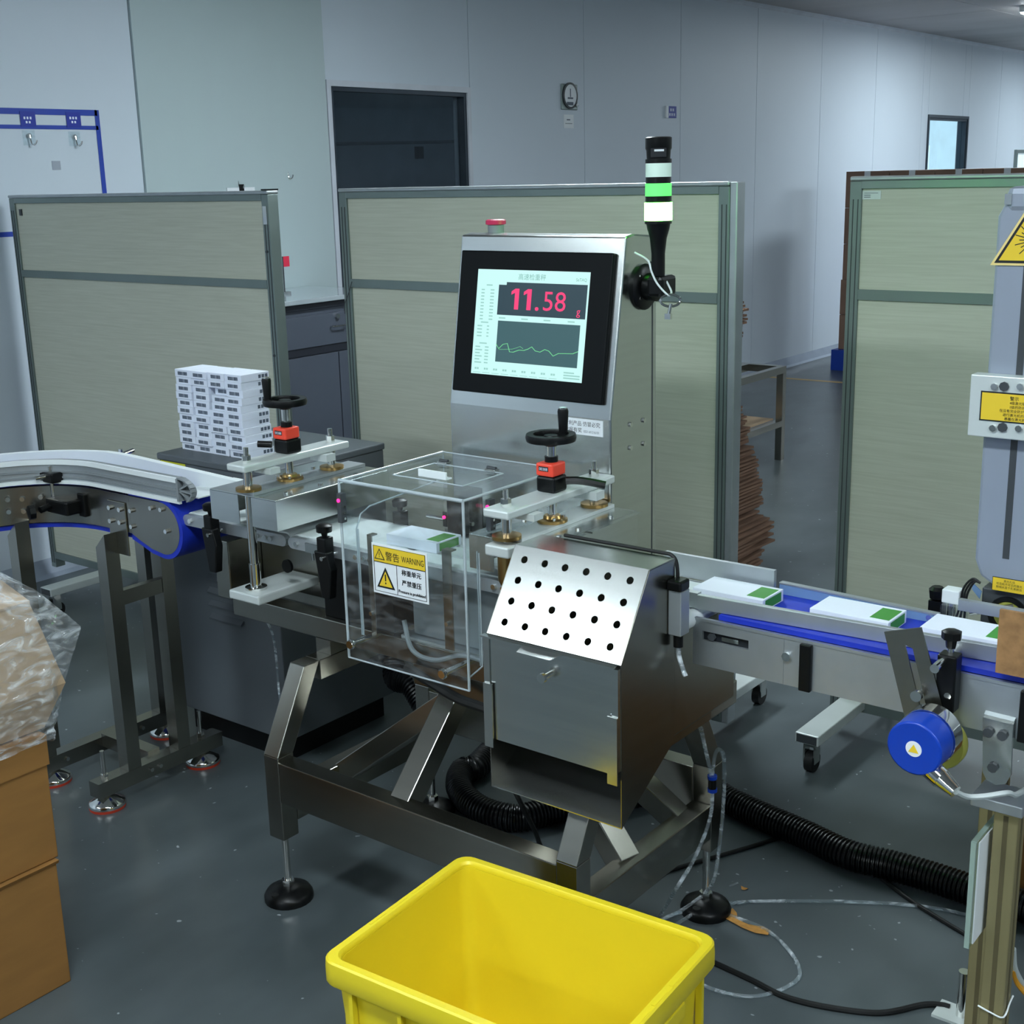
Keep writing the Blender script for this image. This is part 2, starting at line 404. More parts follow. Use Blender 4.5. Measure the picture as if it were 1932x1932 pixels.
# store room with an added fill light behind the dark window
bm = bmesh.new()
rx0, rx1, ry0, ry1 = WX-2.2, WX-TH-.002, 4.2, 9.2
for bxx in (((rx0-.05, rx0), (ry0, ry1), (0, CZ)), ((rx0, rx1), (ry0-.05, ry0), (0, CZ)), ((rx0, rx1), (ry1, ry1+.05), (0, CZ)), ((rx0, rx1), (ry0, ry1), (CZ, CZ+.05)), ((rx0, rx1), (ry0, ry1), (-.06, 0))):
    abox(bm, *bxx)
structure(mk('wall_storeroom', bm, 'dark_room'))
p = root('storeroom_rail', 'thin pipe rail with hanging clips seen through the dark window', 'rail', (WX-1.9, 6.6, 0))
cyl('pipe', (WX-1.9, 5.2, 1.86), (WX-1.9, 8.9, 1.92), .012, 'grey_plastic', p)
for yy in (5.3, 8.8): cyl('post', (WX-1.9, yy, 0), (WX-1.9, yy, 1.87+(yy-5.3)*.015), .014, 'grey_plastic', p)
for yy, sx in ((6.5, .05), (7.7, .06)): box('clip', (WX-1.92, WX-1.88), (yy, yy+sx), (1.78, 1.87), 'black_plastic', p)
mat('fill_dim', (255, 255, 255), .5, emit=(200, 225, 240), estr=2.5)
p = root('storeroom_fill', 'added dim fill light, out of view in the room behind the window', 'light', (WX-1.0, 7.9, CZ-.06))  # unseen light added to brighten the room behind the dark glass
box('housing', (WX-1.15, WX-.85), (7.6, 8.2), (CZ-.03, CZ-.001), 'white_plastic', p); box('diffuser', (WX-1.14, WX-.86), (7.61, 8.19), (CZ-.045, CZ-.0305), 'fill_dim', p)
# room behind the far window, its walls glowing to look lit
bm = bmesh.new(); fx0, fx1 = WX-1.2, WX-TH-.002
abox(bm, (fx0-.05, fx0), (12.4, 16.8), (0, CZ)); abox(bm, (fx0, fx1), (12.35, 12.4), (0, CZ)); abox(bm, (fx0, fx1), (16.8, 16.85), (0, CZ)); abox(bm, (fx0, fx1), (12.4, 16.8), (CZ, CZ+.05)); abox(bm, (fx0, fx1), (12.4, 16.8), (-.06, 0))
structure(mk('wall_bright_room', bm, 'window_glow'))
for yy in (15.72, 15.98):
    p = root('glow_panel', 'upright white glowing panel behind the far window, %s one' % ('left' if yy < 15.8 else 'right'), 'lamp', (fx0+.15, yy, 0), 'glowing panels behind the far window')  # upright panels, upper part glowing by its material
    box('stand', (fx0+.13, fx0+.17), (yy-.03, yy+.03), (0, 1.3), 'white_plastic', p)
    box('diffuser', (fx0+.13, fx0+.17), (yy-.03, yy+.03), (1.3, 1.86), 'window_glow_strip', p)
# small framed opening at the far end of the wall
w3 = root('window_3', 'small framed opening at the far end of the wall', 'window', (WX, 16.3, 1.5)); del w3['category']; w3['kind'] = 'structure'
boxes('window_frame', [((WX, WX+.03), (15.93, 15.98), (1.45, 1.78)), ((WX, WX+.03), (15.98, 17.0), (1.74, 1.78)), ((WX, WX+.03), (16.95, 17.0), (1.45, 1.74)), ((WX, WX+.03), (15.98, 16.95), (1.45, 1.49))], 'profile_grey', w3)
box('window_pane', (WX+.002, WX+.008), (15.98, 16.95), (1.49, 1.74), 'window_glow', w3)

# ceiling lamps
def ceiling_light(x, y, label, ax_=0):
    lx_, ly_ = (.6, .15) if ax_ == 0 else (.15, .6)
    r = root('ceiling_light', label, 'light', (x, y, CZ-.06), 'ceiling light panels of the hall')
    box('housing', (x-lx_-.01, x+lx_+.01), (y-ly_-.01, y+ly_+.01), (CZ-.05, CZ-.001), 'white_plastic', r)
    box('diffuser', (x-lx_, x+lx_), (y-ly_, y+ly_), (CZ-.062, CZ-.0505), 'lamp_diffuser', r)
LP = [(-3.5, -1.08, 'over the aisle left of the camera', 0), (-1.0, .4, 'right above the camera', 0), (1.5, .4, 'over the aisle right of the camera', 0), (-2.8, 3.95, 'behind the left partition', 1), (1.2, 4.6, 'behind the right partition', 0),
      (-.5, 11.0, 'over the open floor beside the cartons', 1), (-3.42, 11.95, 'at the top right edge of the picture', 1), (-3.4, 16, 'at the far end by the wall', 1), (2.0, 8.4, 'in the middle of the hall', 0), (.3, 12, 'in the far middle of the hall', 0), (.3, 16, 'at the far end of the hall', 0),
      (-1.0, -3.2, 'behind the camera', 0), (4.3, 1.5, 'on the right side of the hall', 0), (5.0, 8.4, 'on the far right side of the hall', 0)]
for x, y, s, o_ in LP: ceiling_light(x, y, 'flat rectangular ceiling light panel ' + s, o_)

# ================================================================ THINGS ON THE WALL
WF = WX+.001
def wy(px, py): return ax(px, py, WX)
def wbox(name, px0, py0, px1, py1, m, parent=None, t=.002, x0=WF):
    a, b = wy(px0, py0), wy(px1, py1)
    return box(name, (x0, x0+t), (min(a.y, b.y), max(a.y, b.y)), (min(a.z, b.z), max(a.z, b.z)), m, parent)
# blue tape outline
zt, zb, yr = wy(90, 211).z, wy(90, 240).z, wy(184, 230).y
bm = bmesh.new()
abox(bm, (WF, WF+.0012), (1.6, yr), (zt-.012, zt+.012)); abox(bm, (WF, WF+.0012), (1.6, yr), (zb-.008, zb+.008)); abox(bm, (WF, WF+.0012), (yr-.012, yr+.01), (.9, zt+.012))
z3 = wy(0, 443).z; abox(bm, (WF, WF+.0012), (1.6, yr-.012), (z3-.01, z3+.01))
tag(mk('tape_outline', bm, 'blue_tape'), 'blue tape outline stuck on the white wall at far left', 'tape')
for i, (px, s) in enumerate(((52, 'left'), (138, 'right'))):
    c = wy(px, 226); r = root('tape_label', 'small dark blue label between the two blue tape lines, %s one' % s, 'label', (WF, c.y, c.z-.03), 'blue labels on the tape outline')
    box('label_plate', (WF+.0013, WF+.003), (c.y-.035, c.y+.035), (zb, zt), 'print_blue', r)
    boxes('printing', [((WF+.003, WF+.0034), (c.y-.02+.014*k, c.y-.02+.014*k+.008), (c.z+.002, c.z+.012)) for k in range(3)]+[((WF+.003, WF+.0034), (c.y-.012+.014*k, c.y-.012+.014*k+.008), (c.z-.014, c.z-.005)) for k in range(2)], 'print_white', r)
def hook(px, py, label):
    c = wy(px, py); r = root('wall_hook', label, 'hook', (WF, c.y, c.z-.05), 'adhesive hooks on the wall')
    box('adhesive_pad', (WF, WF+.003), (c.y-.028, c.y+.028), (c.z-.03, c.z+.03), 'acrylic', r)
    cyl('boss', (WF+.003, c.y, c.z+.008), (WF+.008, c.y, c.z+.008), .01, 'polished', r)
    tube('hook_wire', [(WF+.008, c.y, c.z+.012), (WF+.01, c.y+.001, c.z-.012), (WF+.016, c.y+.003, c.z-.028), (WF+.026, c.y+.012, c.z-.024), (WF+.03, c.y+.016, c.z-.01)], .0032, 'polished', r, 5)
hook(54, 260, 'steel hook on clear pad below the left blue label'); hook(140, 262, 'steel hook on clear pad below the right blue label')
hook(447, 346, 'steel hook on the wall just above the left partition'); hook(540, 326, 'steel hook on the bare grey-green wall panel')
c = wy(106, 312); tag(box('glue_patch', (WF, WF+.001), (c.y-.02, c.y+.02), (c.z-.018, c.z+.018), 'joint'), 'small grey square glue patch under the blue tape', 'sticker')
# white clipboard hanging on the hook
c = wy(450, 366); r = root('clipboard', 'white board with black clip hanging from a hook above the left partition', 'clipboard', (WF+.015, c.y, c.z-.1))
box('board', (WX+.014, WX+.022), (c.y-.085, c.y+.085), (c.z-.16, c.z+.03), 'paper', r); box('clip', (WX+.022, WX+.03), (c.y-.012, c.y+.012), (c.z+.005, c.z+.045), 'black_plastic', r)
# wall gauge
a, b = wy(1057, 158), wy(1088, 208); r = root('wall_gauge', 'square wall gauge with round dark-rimmed glass dial', 'gauge', (WF, (a.y+b.y)/2, b.z))
cy_, cz_ = (a.y+b.y)/2, (a.z+b.z)/2; hw, hh = (b.y-a.y)/2, (a.z-b.z)/2
box('back_plate', (WF, WF+.008), (a.y, b.y), (b.z, a.z), 'profile_grey', r, .006)
lathe('dial_rim', (WF+.008, cy_, cz_+.008), [(.08, 0), (.08, .008), (.068, .010), (.068, .004)], 'dark_grey', r, 28, (1, 0, 0))
lathe('dial_face', (WF+.008, cy_, cz_+.008), [(.068, 0), (.068, .006)], 'paper', r, 28, (1, 0, 0))
boxes('pointer', [((WF+.0142, WF+.015), (cy_-.03, cy_+.028), (cz_-.012, cz_-.002)), ((WF+.0142, WF+.015), (cy_-.004, cy_+.004), (cz_, cz_+.05)), ((WF+.0142, WF+.015), (cy_-.04, cy_+.03), (cz_-.05, cz_-.03))], 'ink_grey', r)
cyl('knob', (WF+.008, b.y-.02, b.z+.03), (WF+.02, b.y-.02, b.z+.03), .012, 'polished', r)
a, b = wy(1063, 216), wy(1082, 242); r = root('wall_note', 'small pale paper note taped below the wall gauge', 'note', (WF, a.y, b.z))
box('sheet', (WF, WF+.001), (a.y, b.y), (b.z, a.z), 'paper', r)
boxes('printing', [((WF+.001, WF+.0014), (a.y+(b.y-a.y)*.3, a.y+(b.y-a.y)*.65), (a.z-(a.z-b.z)*.42, a.z-(a.z-b.z)*.34)), ((WF+.001, WF+.0014), (a.y+(b.y-a.y)*.15, b.y-(b.y-a.y)*.15), (a.z-(a.z-b.z)*.68, a.z-(a.z-b.z)*.64))], 'ink_grey', r)
a, b = wy(1258, 200), wy(1275, 223); r = root('wall_sign', 'small dark blue sign with two rows of white characters', 'sign', (WF, a.y, b.z))
box('sign_plate', (WF, WF+.004), (a.y+.005, b.y), (b.z, a.z), 'print_blue', r); box('sign_edge', (WF, WF+.012), (a.y-.028, a.y+.004), (b.z, a.z), 'paper', r)
hs = (a.z-b.z); ws = b.y-a.y
for rw, (n_, z0_) in enumerate(((2, .56), (3, .16))):
    for k_ in range(n_):
        y_ = a.y+ws*(.32 if n_ == 2 else .2)+k_*ws*.25
        boxes('lettering', [((WF+.0041, WF+.0046), (y_, y_+ws*.045), (b.z+hs*z0_, b.z+hs*(z0_+.26))), ((WF+.0041, WF+.0046), (y_+ws*.1, y_+ws*.145), (b.z+hs*z0_, b.z+hs*(z0_+.26))), ((WF+.0041, WF+.0046), (y_+ws*.045, y_+ws*.1), (b.z+hs*(z0_+.11), b.z+hs*(z0_+.16)))], 'print_white', r)

# ================================================================ BENCH BEHIND THE PARTITIONS
bx = -4.42; ztop = ax(590, 562, bx).z
bl, br_ = 3.55, ax(655, 600, bx).y+.25
r = root('bench_cabinet', 'dark grey bench cabinet with pale glossy top between left and middle partitions', 'cabinet', (bx, 4.3, 0))
box('worktop', (WX+.02, bx+.02), (bl, br_+.02), (ztop-.022, ztop), 'bench_top', r, .003)
box('body', (WX+.03, bx-.02), (bl+.01, br_), (.08, ztop-.0225), 'bench_grey', r)
box('plinth', (WX+.06, bx-.06), (bl+.03, br_-.02), (0, .08), 'bench_dark', r)
box('top_gap', (bx-.02, bx-.004), (bl+.01, br_), (ztop-.05, ztop-.0225), 'bench_dark', r)
zd1, zd0 = ax(590, 595, bx).z, ax(590, 655, bx).z
d1y = ax(649, 650, bx).y
dr = box('drawer', (bx-.02, bx), (bl+.02, br_-.01), (zd0, zd1), 'bench_grey', r, .002)
ly = ax(635, 596, bx); cyl('lock', (bx, ly.y, ly.z), (bx+.012, ly.y, ly.z), .012, 'polished', dr)
h0, h1 = ax(621, 616, bx), ax(647, 612, bx)
tube('handle', [(bx, h0.y+.01, h0.z), (bx+.02, h0.y+.01, h0.z), (bx+.024, (h0.y+h1.y)/2, h0.z), (bx+.02, h1.y, h0.z), (bx, h1.y, h0.z)], .004, 'polished', dr, 5)
box('gap', (bx-.02, bx-.006), (bl+.01, br_), (zd0-.035, zd0-.001), 'bench_dark', r)
dw = ax(640, 680, bx).y
box('door', (bx-.02, bx), (bl+.02, dw-.003), (.09, zd0-.04), 'bench_grey', r, .002); box('door', (bx-.02, bx), (dw+.003, br_-.01), (.09, zd0-.04), 'bench_grey', r, .002)
# red marker flag standing on the bench
fp = ax(534, 500, -4.7); fz = ztop
r = root('marker_flag', 'thin rod with small red tag standing on the bench', 'flag', (-4.7, fp.y, fz))
ft = ax(534, 484, -4.7).z
cyl('base', (-4.7, fp.y, fz), (-4.7, fp.y, fz+.01), .03, 'grey_plastic', r); cyl('rod', (-4.7, fp.y, fz+.01), (-4.7, fp.y, ft), .003, 'dark_grey', r, seg=8)
box('tag', (-4.702, -4.698), (fp.y, fp.y+.04), (ft-.048, ft), 'red_flag', r)

# ================================================================ PARTITIONS
def partition(Y, x0, x1, zt, zr, label, feet, zbot=.1):
    t = .045; r = root('partition_screen', label, 'partition', ((x0+x1)/2, Y+t/2, 0), 'wood-grain partition screens on castors')
    pw = .034
    for xa in (x0, x1-pw): 
        pp = box('post', (xa, xa+pw), (Y, Y+t), (.06, zt-.0125), 'profile_grey', r, .002)
        boxes('groove', [((xa+pw*.3, xa+pw*.36), (Y-.0015, Y+.001), (.08, zt-.06)), ((xa+pw*.7, xa+pw*.76), (Y-.0015, Y+.001), (.08, zt-.06))], 'dark_grey', pp)
    box('top_rail', (x0, x1), (Y-.004, Y+t+.004), (zt-.012, zt), 'aluminium', r, .004)
    box('top_rail_lower', (x0+pw, x1-pw), (Y, Y+t), (zt-.032, zt-.0125), 'profile_grey', r)
    box('middle_rail', (x0+pw, x1-pw), (Y, Y+t), (zr-.028, zr), 'profile_grey', r)
    box('bottom_rail', (x0+pw, x1-pw), (Y, Y+t), (zbot-.03, zbot), 'profile_grey', r)
    box('upper_panel', (x0+pw, x1-pw), (Y+.008, Y+t-.008), (zr, zt-.0325), 'laminate', r)
    box('lower_panel', (x0+pw, x1-pw), (Y+.008, Y+t-.008), (zbot, zr-.0285), 'laminate', r)
    for fx in feet:
        f = box('foot', (fx-.035, fx+.035), (Y+t/2-.34, Y+t/2+.34), (.095, .125), 'cast_plate', r, .003)
        box('foot_end', (fx-.03, fx+.03), (Y+t/2-.341, Y+t/2-.339), (.098, .122), 'dark_grey', f)
        for s in (-1, 1):
            cyv = Y+t/2+s*.3
            wv = cyl('castor', (fx-.012, cyv, .03), (fx+.012, cyv, .03), .03, 'black_rubber', r)
            boxes('fork', [((fx-.018, fx-.013), (cyv-.02, cyv+.012), (.03, .08)), ((fx+.013, fx+.018), (cyv-.02, cyv+.012), (.03, .08)), ((fx-.018, fx+.018), (cyv-.02, cyv+.012), (.08, .094))], 'polished', wv)
    return r
PZ = 1.617; PR = 1.322
PL = partition(3.02, -4.90, -3.365, PZ, PR, 'left wood-grain partition screen with black cap, beside the bench gap', (-4.45, -3.62), .13)
# black end cap and bracket of the left screen
box('end_cap', (-3.392, -3.366), (3.016, 3.07), (PZ+.0003, PZ+.005), 'black_plastic', PL)
box('lock_plate', (-3.365-.026, -3.365-.008), (3.016, 3.0195), (PZ-.11, PZ-.05), 'polished', PL)
bolts(PL, [(-3.386, 3.0195, PZ-.2), (-3.386, 3.0195, PZ-.55)], (0, -1, 0), .005, .003, 'dark_grey', 'screw')
box('corner_hook', (-4.84, -4.825), (3.022, 3.028), (PZ-.08, PZ-.055), 'dark_grey', PL)
PM = partition(3.19, -3.205, -1.735, PZ, PR-.002, 'middle wood-grain partition screen behind the display tower', (-2.9, -1.775), .1)
box('edge_strip', (-1.7345, -1.712), (3.19, 3.235), (.06, PZ-.002), 'aluminium', PM, .003)
tube('wire_scrap', [(-3.16, 3.185, PR-.01), (-3.175, 3.184, PR-.045), (-3.2, 3.184, PR-.09), (-3.203, 3.186, PR-.12)], .0015, 'dark_grey', PM, 4, 6)
PRT = partition(3.44, -1.505, .25, PZ+.004, PR-.002, 'right wood-grain partition screen behind the laser head, lit green', (-1.43, .12), .115)
# paper sticker on the right screen
q0, q1 = ay(1628, 360, 3.448), ay(1662, 376, 3.448)
st = box('sticker', (q0.x, q1.x), (3.446, 3.4478), (q1.z, q0.z), 'cast_plate', PRT); lab(st, 'pale printed sticker')
sw, sh = q1.x-q0.x, q0.z-q1.z
boxes('sticker_print', [((q0.x+sw*.1, q0.x+sw*.85), (3.4455, 3.4459), (q0.z-sh*.3, q0.z-sh*.24)), ((q0.x+sw*.1, q0.x+sw*.45), (3.4455, 3.4459), (q0.z-sh*.55, q0.z-sh*.47)), ((q0.x+sw*.1, q0.x+sw*.45), (3.4455, 3.4459), (q0.z-sh*.78, q0.z-sh*.7))], 'ink_grey', st)
bolts(PRT, [(-1.487, 3.4405, .18), (-1.487, 3.4405, .15)], (0, -1, 0), .004, .003, 'dark_grey', 'screw')

# ================================================================ CARDBOARD PILE, RACK, CARTON STACK
rs = random.Random(3)
sx0, sy0 = -2.95, 4.05
tab = []
for px, py in ((1436, 1110), (1440, 1085), (1438, 1050), (1446, 1030), (1461, 1012), (1463, 995), (1452, 980), (1430, 965), (1443, 940), (1440, 915), (1428, 895), (1433, 885), (1424, 865), (1418, 840), (1414, 810), (1404, 785), (1398, 765), (1390, 740), (1392, 715), (1386, 705), (1384, 690), (1391, 678), (1385, 668), (1374, 655), (1380, 643), (1404, 638), (1402, 622), (1411, 608), (1409, 598), (1396, 592), (1416, 586), (1404, 578), (1400, 566)):
    q = ay(px, py, sy0+.6); tab.append((q.z, q.x))
tab.sort()
def edge_at(z):
    if z <= tab[0][0]: return tab[0][1]
    for (z0, x0), (z1, x1) in zip(tab, tab[1:]):
        if z0 <= z <= z1: return x0+(x1-x0)*(z-z0)/max(1e-6, z1-z0)
    return tab[-1][1]
ztop_p = tab[-1][0]
tag(box('pile_board', (sx0-.02, -2.42), (sy0, sy0+.62), (.0, .018), 'wood_board'), 'low wooden board under the pile of flattened cardboard', 'board')
zz = .0205; i = 0
while zz < ztop_p:
    t = rs.uniform(.0115, .0155)
    e = edge_at(zz)+rs.uniform(-.014, .010); wv = .56
    m = Matrix.Translation((e-wv/2, sy0+.3+rs.uniform(-.012, .012), zz)) @ Matrix.Rotation(rs.uniform(-.05, .05), 4, 'Z') @ Matrix.Rotation(rs.uniform(-.0025, .0025), 4, 'Y') @ Matrix.Rotation(rs.uniform(-.0025, .0025), 4, 'X')
    if i == 0:
        o = box('cardboard_sheet', (-wv/2, wv/2), (-.3, .3), (0, .0088), 'kraft_sheet'); base = o.data
        base.transform(Matrix.Translation((0, 0, 0)))
    else:
        o = bpy.data.objects.new('cardboard_sheet', base); COL.objects.link(o)
    o.matrix_world = m; WL[o] = m.translation.copy()
    tag(o, 'flattened brown cardboard sheet in the tall pile behind the middle partition', 'cardboard', 'flattened cardboard sheets in the tall pile')
    zz += t; i += 1
# steel stand behind the pile
c0 = az(1470, 867); lx, ly_ = c0.x, c0.y; tz0 = ax(1488, 690, lx+.03).z
r = root('steel_stand', 'bare steel frame stand with open slatted top beside the cardboard pile', 'stand', (lx-.5, ly_, 0))
lw = .04; y0_, y1_ = ly_-.62, ly_
for xx in (lx-1.1, lx):
    for yy in (y0_, y1_): box('leg', (xx-lw/2, xx+lw/2), (yy-lw/2, yy+lw/2), (0, tz0-.04), 'steel', r)
for yy in (y0_, y1_): box('long_rail', (lx-1.1-lw/2, lx+lw/2), (yy-lw/2, yy+lw/2), (tz0-.0395, tz0), 'steel', r)
for k in range(6):
    xx = lx-1.1+k*.22; box('slat', (xx-lw/2, xx+lw/2), (y0_+lw/2, y1_-lw/2), (tz0-.0395, tz0), 'steel', r)
box('side_rail', (lx-lw/2, lx+lw/2), (y0_+lw/2, y1_-lw/2), (.2, .235), 'steel', r); box('side_rail', (lx-1.1-lw/2, lx-1.1+lw/2), (y0_+lw/2, y1_-lw/2), (.2, .235), 'steel', r)
box('shelf', (lx-1.1, lx-.03), (y0_+.03, y1_-.03), (.236, .245), 'kraft_pale', r)
# carton stack on the blue pallet
pc = az(1567, 698)
py_, px_ = pc.y, pc.x
r = root('plastic_pallet', 'blue plastic pallet under the cartons by the far wall', 'pallet', (px_+.8, py_+.5, 0))
box('deck', (px_, px_+1.55), (py_, py_+1.0), (.14, .17), 'blue_pallet', r)
for xx in (px_, px_+.68, px_+1.4):
    for yy in (py_, py_+.42, py_+.85): box('block', (xx, xx+.15), (yy, yy+.15), (.025, .14), 'blue_pallet', r)
for xx in (px_, px_+.68, px_+1.4): box('skid', (xx, xx+.15), (py_, py_+1.0), (0, .025), 'blue_pallet', r)
cl0 = ay(1590, 500, py_+.06).x; ctop = ay(1700, 321, py_+.06).z
nl = 5; ch = (ctop-.171)/nl; cwd = .36
cart = None
rown = ['bottom', 'second', 'third', 'fourth', 'top']; coln = ['leftmost', 'second', 'third', 'fourth', 'fifth']
for k in range(nl):
    for j in range(4):
        x = cl0+j*(cwd+.006)-(.012 if k < 2 else 0); z = .171+k*ch; y = py_+.06
        lb = 'brown carton on the blue pallet, %s layer, %s column' % (rown[k], coln[j])
        if cart is None:
            cart = root('carton', lb, 'carton', (x, y, z), 'cartons stacked on the blue pallet')
            box('carton_body', (x, x+cwd), (y, y+.5), (z, z+ch-.003), 'kraft_far', cart, .003)
            box('tape', (x+cwd/2-.025, x+cwd/2+.025), (y-.001, y+.501), (z+ch-.0032, z+ch-.002), 'paper', cart)
            box('tape_end', (x+cwd/2-.025, x+cwd/2+.025), (y-.0012, y-.0002), (z+ch-.08, z+ch-.003), 'paper', cart)
            o0 = (x, y, z)
        else: copytree(cart, Vector((x, y, z))-Vector(o0), lb)
# yellow floor line
a, b = az(1460, 712), az(1592, 722)
d = (b-a).normalized(); s = d.cross(ZV)*.03
tag(prism('floor_line', [a-d*2-s, a-d*2+s, b+d*3+s, b+d*3-s], (0, 0, .001), 'floor_line'), 'thin pale yellow line marked on the far floor', 'floor line')

# ================================================================ FOREGROUND CARTONS, BAG
def open_carton(name, label, x0, x1, y0, y1, z0, z1, m):
    r = root(name, label, 'carton', ((x0+x1)/2, (y0+y1)/2, z0), 'brown cartons stacked at the lower left')
    box('carton_body', (x0, x1), (y0, y1), (z0, z1-.006), m, r, .003)
    return r
CX = -2.285
r = open_carton('packing_carton', 'bottom brown carton of the stack at the lower left edge', -2.72, CX+.006, .95, 1.335, 0, .285, 'kraft')
prism('flap', [(-2.72, .95, .280), (CX+.008, .95, .280), (CX+.012, .95, .288), (-2.72, .95, .288)], (0, .388, 0), 'kraft', r)
r = open_carton('packing_carton', 'upper brown carton with a lid seam, standing on the bottom carton', -2.72, CX, .95, 1.345, .289, .566, 'kraft')
prism('lid', [(-2.723, .947, .50), (CX+.004, .947, .50), (CX+.004, .947, .566), (-2.723, .947, .566)], (0, .401, 0), 'kraft', r)
# slanted inner carton wrapped in the bag
b1, b0 = Vector((CX+.005, 1.405, .66)), Vector((CX+.005, .98, .66)); 
t1 = ay(55, 1137, 1.36); t0 = Vector((t1.x, 1.0, t1.z))
r = root('inner_carton', 'pale cardboard carton wrapped in the clear plastic bag', 'carton', (-2.5, 1.2, .566))
bm = bmesh.new()
Q = [Vector((-2.70, .98, .57)), Vector((CX-.02, .98, .57)), b0, t0, Vector((-2.70, 1.0, t1.z))]
Q2 = [Vector((-2.70, 1.36, .57)), Vector((CX-.02, 1.36, .57)), b1, t1, Vector((-2.70, 1.36, t1.z))]
A = [bm.verts.new(v) for v in Q]; B = [bm.verts.new(v) for v in Q2]
bm.faces.new(A); bm.faces.new(B)
for i in range(5): bm.faces.new((A[i], A[(i+1) % 5], B[(i+1) % 5], B[i]))
mk('carton_body', bm, 'kraft_pale', r)
prism('flap', [t0+Vector((.002, 0, .0)), t1+Vector((.002, 0, 0)), t1+Vector((-.12, .0, .035)), t0+Vector((-.12, 0, .035))], (0, 0, .004), 'kraft_pale', r)
# bag: closed wrinkled surface; rings of an outline (y,z) lofted along x
def bagsurf():
    rs = random.Random(11)
    out = [(150, 1181, 1.47), (117, 1292, 1.42), (104, 1360, 1.375), (88, 1388, 1.365)]
    bm = bmesh.new(); nu, nv = 80, 50
    # profile in the YZ plane at three X stations
    RE = [(0, 80, 1390, 1.37), (.12, 104, 1362, 1.378), (.32, 117, 1292, 1.415), (.52, 151, 1181, 1.46), (.76, 62, 1110, 1.37), (1, -25, 1080, 1.30)]
    RE = [(a_, ay(px, py, Yr)) for a_, px, py, Yr in RE]
    def rear(t):
        for (a0_, p), (a1_, q) in zip(RE, RE[1:]):
            if t <= a1_+1e-9: return p.lerp(q, (t-a0_)/(a1_-a0_))
    def prof(t, s):
        y = .93+min(1, s/.82)*.43
        if t < .32:
            k = t/.32; x = CX+.012+.012*k; z = .553+.115*k
        elif t < .72:
            k = (t-.32)/.40; x = CX+.02+k*(t1.x-CX); z = .668+k*(t1.z-.668+.012)
        else:
            k = (t-.72)/.28; x = t1.x+.02-k*.38; z = t1.z+.012+.05*math.sin(k*math.pi*.8)
        f = max(0, (s-.82)/.18)
        return Vector((x, y, z)).lerp(rear(t), f)
    grid = []
    for i in range(nu+1):
        row = []
        for j in range(nv+1):
            t, s = i/nu, j/nv; p = prof(t, s)
            wv = .0022*math.sin(55*t+6*s+2*math.sin(9*s))+.0016*math.sin(88*t-17*s+2*math.sin(5*s))+.0012*math.sin(130*t+25*s)
            wv *= 1 if s < .95 else .3
            p += Vector((wv+.005, 0, wv*.5))
            if i == 0: p.z += .008*math.sin(11*s)+.004*math.sin(27*s)
            row.append(bm.verts.new(p))
        grid.append(row)
    for i in range(nu):
        for j in range(nv): bm.faces.new((grid[i][j], grid[i+1][j], grid[i+1][j+1], grid[i][j+1]))
    # rear gusset: from the rear edge back to the carton's rear side
    prev = [grid[i][nv] for i in range(nu+1)]
    for k in range(1, 5):
        ring = []
        for i in range(nu+1):
            p = grid[i][nv].co.copy(); q = Vector((-2.62, 1.372, max(.575, p.z-.02))); f = k/4
            w_ = p.lerp(q, f); w_.z += .004*math.sin(i*1.3+k*2); ring.append(bm.verts.new(w_))
        for i in range(nu): bm.faces.new((prev[i], prev[i+1], ring[i+1], ring[i]))
        prev = ring
    return bm
tag(mk('plastic_bag', bagsurf(), 'film_bag', None, True), 'crumpled clear plastic bag draped over the top carton at lower left', 'bag')

# ================================================================ GREY CABINET WITH MEDICINE BOXES
KX0, KX1, KY0, KY1, KZ = -3.16, -2.67, 2.33, 2.79, .878
r = root('grey_cabinet', 'dark grey metal cabinet with louvres carrying the stack of white boxes', 'cabinet', (-2.9, 2.55, 0))
box('body', (KX0+.004, KX1-.004), (KY0+.006, KY1), (.075, KZ-.0205), 'cabinet_grey', r, .003)
box('top', (KX0, KX1), (KY0, KY1+.004), (KZ-.02, KZ), 'cabinet_grey', r, .004)
box('plinth', (KX0+.03, KX1-.03), (KY0+.03, KY1-.03), (0, .0745), 'black_plastic', r)
for zz_ in (.535, .495, .455, .415):
    prism('louvre', [(KX0+.19, KY0+.0055, zz_), (KX0+.33, KY0+.0055, zz_), (KX0+.33, KY0-.008, zz_-.012), (KX0+.19, KY0-.008, zz_-.012)], (0, .002, -.006), 'cabinet_grey', r)
lbp = box('warning_label', (KX0+.012, KX0+.125), (KY0+.004, KY0+.0055), (KZ-.075, KZ-.022), 'label_lime', r); lab(lbp, 'yellow warning label')
boxes('label_print', [((KX0+.055, KX0+.08), (KY0+.0034, KY0+.0039), (KZ-.043, KZ-.034)), ((KX0+.022, KX0+.1), (KY0+.0034, KY0+.0039), (KZ-.053, KZ-.05)), ((KX0+.022, KX0+.1), (KY0+.0034, KY0+.0039), (KZ-.063, KZ-.06))], 'ink_grey', lbp)
tri = box('warning_label', (KX0+.40, KX0+.46), (KY0+.004, KY0+.0055), (KZ-.09, KZ-.03), 'dark_grey', r); lab(tri, 'small dark triangle warning plate')
prism('triangle', [(KX0+.41, KY0+.0038, KZ-.083), (KX0+.45, KY0+.0038, KZ-.083), (KX0+.43, KY0+.0038, KZ-.045)], (0, -.0004, 0), 'ink', tri)
